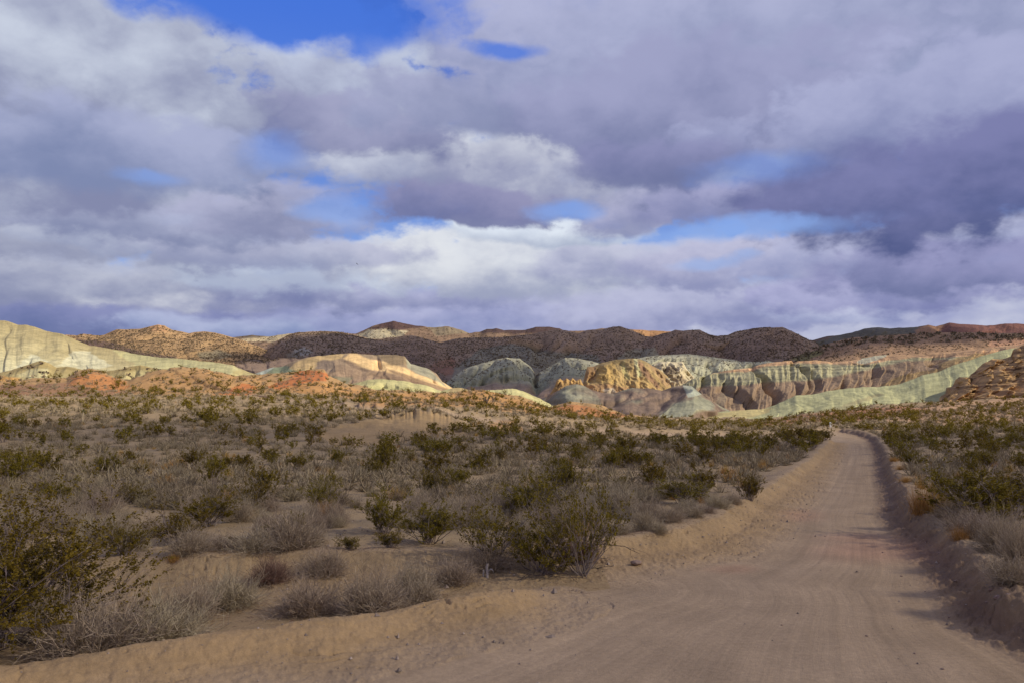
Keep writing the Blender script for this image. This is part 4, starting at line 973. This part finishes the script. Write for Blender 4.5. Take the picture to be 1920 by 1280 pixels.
LM = [('the huge creosote at the left edge', 40, 1060), ('the pair of dark creosotes on the left', 430, 950), ('the roadside thicket', 930, 960), ('the broad dark creosote by the road bank', 1290, 915),
      ('the sandy cut bank', 740, 805), ('the orange rise', 600, 735), ('the left road bank', 1450, 880), ('the road bend', 1600, 808), ('the large creosote on the right', 1860, 920),
      ('the ochre rock outcrop', 1850, 760), ('the red patch of the far rise', 460, 740), ('the purple brown slope at the left', 120, 745), ('the small round creosotes of the left plain', 500, 865), ('the dark domes', 1150, 800)]
def relabel(kindname, size, px, py):
    d = [((px - a) ** 2 + ((py - b) * 2.2) ** 2, n, a, b) for n, a, b in LM]; _, n, a, b = min(d)
    dx, dy = px - a, (py - b) * 2.2
    if abs(dx) > abs(dy): rel = ('well ' if abs(dx) > 130 else 'just ') + ('right of' if dx > 0 else 'left of')
    else: rel = ('close in front of' if dy < 70 else 'some way in front of') if dy > 0 else ('close behind' if dy > -70 else 'some way behind')
    lab = f'{size} {kindname} {rel} {n}'
    pl_ = kindname + ('es' if kindname.endswith('bush') else 's')
    return ' '.join(lab.split()[:16]), f'{size} {pl_} {rel} {n}'
def merge_stuff(name, lib, items, mats, label=None, cat=None, far=None):
    VV, FF, AA, MI, n = [], [], [], [], 0
    rng = np.random.default_rng(77); pre = [m.arrays() for m in lib]; prf = [m.arrays() for m in far] if far else pre
    for (X, Y, Z, sx, sz) in items:
        V, Fq, va, mi = pre[rng.integers(len(pre))] if Y < 80 else prf[rng.integers(len(prf))]; a = rng.uniform(0, 6.28); c, s_ = math.cos(a), math.sin(a)
        W = np.stack([(V[:, 0] * c - V[:, 1] * s_) * sx + X, (V[:, 0] * s_ + V[:, 1] * c) * sx + Y, V[:, 2] * sz + Z], 1)
        VV.append(W.astype(np.float32)); FF.append(Fq + n); AA.append(np.clip(va * .7 + rng.uniform(0, .3), 0, 1)); MI.append(mi); n += len(V)
    o = mesh_np(name, np.concatenate(VV), np.concatenate(FF), mats, np.concatenate(MI), {'var': ('FLOAT', np.concatenate(AA))}, False)
    return tag(o, label, cat, kind='stuff')
def fill(kind, dens, seed, hr, wr, limit, names, lib3, mats, stuffname, hero_n, k=.9):
    P, z, px, py = scatter(dens, seed); m = clear(P, k); P, z, px, py = P[m], z[m], px[m], py[m]
    rng = np.random.default_rng(seed + 1); n = len(P); lim = limit - hero_n; rest = []
    for i in range(n):
        X, Y = P[i]; h = rng.uniform(*hr) * (1.0 if rng.random() < .8 else 1.25); w = h * rng.uniform(*wr)
        if Y > 90: h *= 1.1; w *= 1.15
        if i < lim:
            lv = 0 if Y < 19 else 1 if Y < 42 else 2
            size = 'small' if h < hr[0] + (hr[1] - hr[0]) * .4 else 'large' if h > hr[0] + (hr[1] - hr[0]) * .8 else 'middle sized'
            size += ' low' if w / h > wr[0] + (wr[1] - wr[0]) * .66 else ' upright' if w / h < wr[0] + (wr[1] - wr[0]) * .33 else ''
            la, g = relabel(names, size, px[i], py[i])
            place(kind, float(X), float(Y), h, w, lv, la, g, rec=kind == 'c')
        else:
            hz = {'c': 1.0, 's': .62, 't': .5}[kind]; wz = {'c': 1.25, 's': 1.15, 't': .6}[kind]
            rest.append((X, Y, z[i] - .03, w / wz, h / hz))
            if kind == 'c': used.append((X, Y, w * .3))
    print(kind, n, len(rest))
    if rest: merge_stuff(stuffname, lib3, rest, mats, far=SH[4] if kind == 's' else None)
fill('c', [(13, 25, .04), (25, 45, .075), (45, 100, .15), (100, 204, .105)], 31, (.5, 1.1), (.95, 1.6), 300, 'green creosote bush', [joined(a, b) for a, b in CR[3]], [STEM, LEAF], 'creosote_scrub', 35)
fill('t', [(11, 45, .15), (45, 100, .045), (100, 200, .012)], 41, (.22, .42), (1.0, 1.8), 300, 'orange dry grass tuft', TU[2], [STRAW], 'dry_grass', 8, .8)
fill('s', [(10.5, 45, 1.7), (45, 100, 1.15), (100, 204, .5)], 51, (.26, .54), (1.3, 2.2), 300, 'grey dry shrub', SH[3], [TWIG], 'grey_scrub', 40, .75)

# ------------------------------------------------------------------ scrub that dots the far hills
def hill_scrub(H, n, smin, smax, name, seed, vr=(.05, .98), poly=None):
    X, Y, Z, px, py, vv, nv = H; rng = np.random.default_rng(seed); nr, nc = X.shape
    i = rng.integers(int(vr[0] * nv), int(vr[1] * nv), n); j = rng.integers(0, nc, n); x, y, z = X[i, j], Y[i, j], Z[i, j]
    m = fbm(x / 60, z / 20 + y / 60, 3, seed) + rng.uniform(-.4, .4, n) > -.42
    if poly: m &= inpoly(px[i, j], py[i, j], poly)
    i, j, x, y, z = i[m], j[m], x[m], y[m], z[m]; n = len(x); s = rng.uniform(smin, smax, n) * rng.uniform(.7, 1.2, n)
    mb = MB(); k = 9
    C = np.repeat(np.stack([x, y, z], 1), k, 0) + rng.normal(size=(n * k, 3)) * np.repeat(s, k)[:, None] * np.array([.34, .34, .2]) + np.array([0, 0, 1]) * np.repeat(s, k)[:, None] * .28
    a = unit(rng.normal(size=(n * k, 3))); b = unit(np.cross(a, rng.normal(size=(n * k, 3)))); q = np.repeat(s, k)[:, None] * .34
    V = np.stack([C - a * q, C + b * q, C + a * q, C - b * q], 1)
    mb.add(V, np.arange(n * k * 4).reshape(-1, 4), np.repeat(rng.random(n), k * 4))
    V, Fq, va, mi = mb.arrays(); o = mesh_np(name, V, Fq, [SCRUB], None, {'var': ('FLOAT', va)}, False); tag(o, kind='stuff')
SCRUB = plant_mat('hill_scrub', (.19, .142, .08), .35)
hill_scrub(tan, 9000, .7, 1.45, 'hill_scrub', 1)
for k_, H_ in enumerate((spur_a, spur_b, spur_c)): hill_scrub(H_, 3200, .6, 1.3, 'hill_scrub', 20 + k_, (.1, .99))
hill_scrub(dark, 17000, .7, 1.4, 'hill_scrub', 2, (.3, .99))
hill_scrub(pink, 2600, .5, 1.2, 'hill_scrub', 3, (.2, .99))
hill_scrub(pink, 420, 1.4, 2.6, 'hill_scrub', 7, (.82, .99))
hill_scrub(olive, 260, .5, 1.3, 'hill_scrub', 4)
hill_scrub(far, 3000, 1.2, 2.4, 'hill_scrub', 5, (.3, .97))
hill_scrub(mid, 1500, .4, .9, 'hill_scrub', 6, (.5, .99))

# ------------------------------------------------------------------ single things
def bm_obj(name, mb, m, parent=None, smooth=True):
    V, Fq, va, mi = mb.arrays(); o = mesh_np(name, V, Fq, [m], None, {'var': ('FLOAT', va)}, smooth)
    if parent: o.parent = parent
    return o
def rock(name, label, cat, x, y, s, seed, m, group=None, z=0.0):
    n = 14; th = np.linspace(0, math.pi, n); ph = np.linspace(0, 2 * math.pi, 2 * n, endpoint=False); T, P = np.meshgrid(th, ph, indexing='ij')
    a, b, c = np.sin(T) * np.cos(P), np.sin(T) * np.sin(P), np.cos(T); d = 1 + .45 * fbm(a * 1.6 + seed, b * 1.6 + c * 1.3, 3, seed)
    V = np.stack([a * d * s[0], b * d * s[1], c * d * s[2]], -1).reshape(-1, 3); nc = 2 * n; i = np.arange(n - 1)[:, None] * nc; j = np.arange(nc)[None, :]; j2 = (j + 1) % nc
    Fq = np.stack([(i + j).ravel(), (i + nc + j).ravel(), (i + nc + j2).ravel(), (i + j2).ravel()], 1)
    mb = MB(); mb.add(V, Fq, .5); o = bm_obj(name, mb, m, smooth=s[0] > .08)
    g = float(terrain(np.array([x]), np.array([y]))[0][0]); o.location = (x, y, g + s[2] * .3 + z); o.rotation_euler = (0, 0, seed * 1.7)
    return tag(o, label, cat, group)
STONE = plant_mat('sandstone', (.30, .22, .15), .25); GRAV = plant_mat('pale_gravel', (.33, .265, .185), .35); CLOD = plant_mat('earth_clod', (.27, .19, .13), .25); WHITE = plant_mat('white_paint', (.75, .74, .7), .05)
p = pz(1193, 1056, .12); rock('rock', 'flat brown rock lying on the sand slope of the left road bank', 'rock', p[0], p[1], (.10, .075, .04), 4, CLOD)
g = 'earth clods along the foot of the right bank'
for k, (x, y, s_) in enumerate([(1862, 1158, .035), (1874, 1174, .05), (1826, 1130, .03), (1815, 1126, .022), (1882, 1166, .03), (1834, 1140, .024), (1792, 1105, .022), (1852, 1168, .02), (1895, 1180, .04), (1762, 1052, .03), (1745, 1030, .025), (1868, 1150, .02)]):
    p = pz(x, y, 0); rock('earth_clod', 'brown earth clod broken from the right bank, resting at the road edge', 'clod', p[0], p[1], (s_, s_ * .8, s_ * .6), 11 + k, CLOD, g)
g = 'small stones lying loose on the dirt road'
for k, (x, y, s_) in enumerate([(1690, 1080, .02), (1735, 1109, .016), (1625, 1192, .018), (1715, 1225, .016), (1466, 1171, .014), (1767, 1255, .02), (1780, 1160, .016), (1655, 1035, .02), (1547, 1005, .02), (1385, 1045, .02)]):
    p = pz(x, y, 0); rock('stone', 'small loose stone on the graded surface of the dirt road', 'stone', p[0], p[1], (s_, s_ * .8, s_ * .55), 31 + k, CLOD, g)
# wooden stump in the dark grey shrub
rng = np.random.default_rng(8)
p = pz(914, 1080, .05); z = float(terrain(np.array([p[0]]), np.array([p[1] - .28]))[0][0]); mb = MB()
P = np.array([[[0, 0, -.05], [.005, 0, .08], [-.005, .01, .15], [.01, 0, .21]], [[.02, 0, .09], [.06, -.02, .13], [.085, -.03, .12], [.1, -.03, .09]], [[-.05, .01, -.05], [-.055, .01, .04], [-.05, 0, .09], [-.055, 0, .12]]])
tubes(mb, P, np.array([.026, .016, .018]), np.array([.018, .008, .012]), 7, rng); o = bm_obj('wood_stump', mb, WOOD); o.location = (p[0], p[1] - .28, z)
tag(o, 'short pale weathered wood stump with a stub limb at the edge of the side track', 'stump')
# fallen dead branches by the thicket
DEAD = plant_mat('dead_branch', (.10, .075, .055), .2)
for (x, y, L, seed, lab) in [(1112, 1040, .75, 3, 'dark fallen branch curling down the sand right of the tallest creosote'), (1100, 1060, .45, 9, 'thin dark dead twig at the end of the sand berm'), (1010, 1075, .7, 12, 'flat dead branch lying on the sand below the thicket')]:
    rng = np.random.default_rng(seed); p = pz(x, y, .15); mb = MB()
    P1 = grow(rng, np.zeros((3, 3)), unit(np.array([[1, -.2, .35], [.6, .2, .5], [-.9, -.1, .25]])), np.full(3, L), 6, np.full(3, -.35), .05); tubes(mb, P1, .010, .003, 5, rng)
    P2 = branch(rng, P1, 4, .2, .9, (.25, .5), .6, 4, -.1, .06); tubes(mb, P2, .004, .0015, 3, rng)
    o = bm_obj('fallen_branch', mb, DEAD); o.location = (p[0], p[1], float(terrain(np.array([p[0]]), np.array([p[1]]))[0][0]) + .04); tag(o, lab, 'branch')
# joshua trees, far off on the plain and the rise
BARK = plant_mat('yucca_bark', (.20, .155, .105), .2); YLEAF = plant_mat('yucca_leaf', (.10, .115, .035), .3); THATCH = plant_mat('yucca_thatch', (.42, .34, .19), .2)
def joshua(x, yb, yt, arms, label, seed, thatch=False):
    rng = np.random.default_rng(seed); p = pz(x, yb, PB); Y = float(p[1]); h = (yb - yt) / F * Y
    t = bpy.data.objects.new('joshua_tree', None); COL.objects.link(t); t.location = (p[0], Y, float(terrain(np.array([p[0]]), np.array([Y]))[0][0]))
    tag(t, label, 'joshua tree'); mb = MB(); lf = MB(); hh = h * (.5 if arms else .82)
    tr = grow(rng, np.array([[0, 0, -.1]]), np.array([[0, 0, 1.0]]), np.array([hh]), 6, np.zeros(1), .02); tubes(mb, tr, h * .05, h * .038, 8, rng); tips = [tr[0, -1]]; dirs = [np.array([0, 0, 1.0])]
    if arms:
        az = np.arange(arms) * 6.28 / arms + .4; d = unit(np.stack([np.cos(az) * .75, np.sin(az) * .5, np.full(arms, .8)], 1))
        A = grow(rng, np.repeat(tr[0, 3:4], arms, 0) + rng.uniform(0, .2, (arms, 3)) * np.array([0, 0, h]), d, h * rng.uniform(.3, .45, arms), 5, np.full(arms, .3), .03); tubes(mb, A, h * .036, h * .03, 7, rng)
        tips = list(A[:, -1]) + tips; dirs = list(unit(A[:, -1] - A[:, -2])) + dirs
    for tp, dd in zip(tips, dirs):
        n = 90; d = unit(dd * .7 + rng.normal(size=(n, 3)) * .8); b0 = np.repeat(tp[None], n, 0) - dd * rng.uniform(0, .1, (n, 1)) * h
        Pn = grow(rng, b0, d, h * rng.uniform(.09, .16, n), 3, np.zeros(n), .01); tubes(lf, Pn, h * .009, h * .001, 1, rng)
    bm_obj('trunk', mb, THATCH if thatch else BARK, t); bm_obj('crown', lf, YLEAF, t, False)
joshua(912, 768, 743, 5, 'dark branching joshua tree on the orange rise, larger of two', 1)
joshua(925, 762, 744, 3, 'small dark joshua tree on the orange rise, right of the larger one', 2)
joshua(681, 764, 740, 4, 'dark joshua tree left of the orange rise above the cut bank', 3)
joshua(155, 792, 765, 0, 'pole like young joshua tree with pale thatched trunk on the left slope', 4, True)
joshua(308, 776, 760, 0, 'short pale young joshua tree in the middle of the left slope', 5, True)
joshua(404, 820, 800, 2, 'green headed young joshua tree lower down on the left slope', 6)
# small white post beside the road bend
p = pz(1557, 800, PB); Y = float(p[1]); mb = MB(); hh = 9 / F * Y; w = hh * .16
V = np.array([[x_, y_, z_] for z_ in (-.2, hh * .93, hh) for x_, y_ in ((-w, -w), (w, -w), (w, w), (-w, w))]); V[8:, :2] *= .6
Fq = [[a + i, a + (i + 1) % 4, a + 4 + (i + 1) % 4, a + 4 + i] for a in (0, 4) for i in range(4)] + [[8, 9, 10, 11]]
mb.add(V, np.array(Fq), .5); o = bm_obj('marker_post', mb, WHITE, smooth=False); o.location = (p[0], Y, float(terrain(np.array([p[0]]), np.array([Y]))[0][0])); tag(o, 'short white marker post beside the road bend', 'post')
# bird gliding under the clouds
q_ = at(669.5, 495.5, 320); mb = MB(); rng = np.random.default_rng(3)
bd = np.array([[[0, -.26, 0], [0, -.18, .03], [0, 0, .035], [0, .14, .02], [0, .24, .02], [0, .3, .015]]]); P = bd.copy(); V0 = []
rr = [.05, .08, .09, .06, .05, .012]; sg = 8
V = np.array([[rr[k] * math.cos(t), bd[0, k, 1], bd[0, k, 2] + rr[k] * math.sin(t)] for k in range(6) for t in np.arange(sg) * 2 * math.pi / sg])
mb.add(V, np.array([[k * sg + j, k * sg + (j + 1) % sg, (k + 1) * sg + (j + 1) % sg, (k + 1) * sg + j] for k in range(5) for j in range(sg)]), .4)
for s_ in (-1, 1):
    W = [(0, .1, -.12), (.3, .14, -.1), (.6, .08, -.1), (.85, -.06, -.16)]; V = []
    for k, (x_, yf_, yb_) in enumerate(W):
        zz = .04 + .1 * math.sin(x_ * 1.6)
        V += [(s_ * x_, yf_, zz + .012), (s_ * x_, yb_, zz + .004), (s_ * x_, yb_, zz - .008), (s_ * x_, yf_, zz - .012)]
    mb.add(np.array(V), np.array([[k * 4 + j, k * 4 + (j + 1) % 4, (k + 1) * 4 + (j + 1) % 4, (k + 1) * 4 + j] for k in range(3) for j in range(4)]), .3)
V = np.array([(-.03, -.22, .03), (.03, -.22, .03), (.1, -.44, .02), (-.1, -.44, .02)]); mb.add(np.concatenate([V, V - [0, 0, .012]]), np.array([[0, 1, 2, 3], [7, 6, 5, 4], [0, 4, 5, 1], [2, 6, 7, 3]]), .3)
o = bm_obj('bird', mb, plant_mat('dark_feathers', (.04, .035, .035), .1)); o.location = q_; o.rotation_euler = (.2, .35, 1.2); tag(o, 'tiny dark bird gliding below the clouds', 'bird')

# loose gravel and clods on the banks, the berm and the road edges
def gravel(n, seed):
    rng = np.random.default_rng(seed); Y = np.sqrt(rng.uniform(5.5 ** 2, 34 ** 2, n)); X = Y * rng.uniform(-.68, .68, n)
    z, plain, face, dl, dr, arc, b = terrain(X, Y); e = np.clip(face + (b > .03) + np.exp(-np.minimum(-dl, -dr).clip(0) / .5) * .8 + plain * .35, .05, 1)
    m = rng.random(n) < e * .9; X, Y, z = X[m], Y[m], z[m]; n = len(X)
    base = np.array([[1, 0, 0], [0, 1, 0], [-1, 0, 0], [0, -1, 0], [0, 0, 1], [0, 0, -1.0]]); T = np.array([[0, 1, 4, 4], [1, 2, 4, 4], [2, 3, 4, 4], [3, 0, 4, 4]])
    s_ = rng.lognormal(-4.9, .62, n).clip(.004, .05)
    V = base[None] * (1 + .35 * rng.normal(size=(n, 6, 3))) * (s_[:, None] * rng.uniform(.6, 1.2, (n, 3)))[:, None] + np.stack([X, Y, z + s_ * .15], 1)[:, None]
    mb = MB(); tri = np.array([[0, 1, 4], [1, 2, 4], [2, 3, 4], [3, 0, 4]]); Fq = (np.arange(n) * 6)[:, None, None] + tri[None]
    mb.add(V, Fq.reshape(-1, 3), np.repeat(rng.random(n), 6)); V, Fq, va, mi = mb.arrays()
    tag(mesh_np('gravel', V, Fq, [GRAV], None, {'var': ('FLOAT', va)}, False), kind='stuff')
gravel(24000, 9)
# litter of broken twigs under the dry shrubs of the side track
def litter(n, seed):
    rng = np.random.default_rng(seed); U = np.array([u for u in used if u[1] < 26]); k = rng.integers(len(U), size=n); a = rng.uniform(0, 6.28, n); r = U[k, 2] * rng.uniform(.3, 2.6, n)
    X = U[k, 0] + r * np.cos(a); Y = U[k, 1] + r * np.sin(a); z, plain, face, dl, dr, arc, b = terrain(X, Y); m = ((plain > .9) | (b < .2)) & (dr < 20) & ((dl > -.2) | (Y < 13)) & (X < 4 + Y); X, Y, z = X[m], Y[m], z[m]; n = len(X)
    d = unit(np.stack([rng.normal(size=n), rng.normal(size=n), rng.normal(size=n) * .12], 1)); mb = MB()
    tubes(mb, grow(rng, np.stack([X, Y, z + .008], 1), d, rng.uniform(.03, .14, n), 3, np.zeros(n), .1), .0022, .001, 3, rng)
    V, Fq, va, mi = mb.arrays(); tag(mesh_np('twig_litter', V, Fq, [TWIGB], None, {'var': ('FLOAT', va)}, False), kind='stuff')
litter(7000, 10)
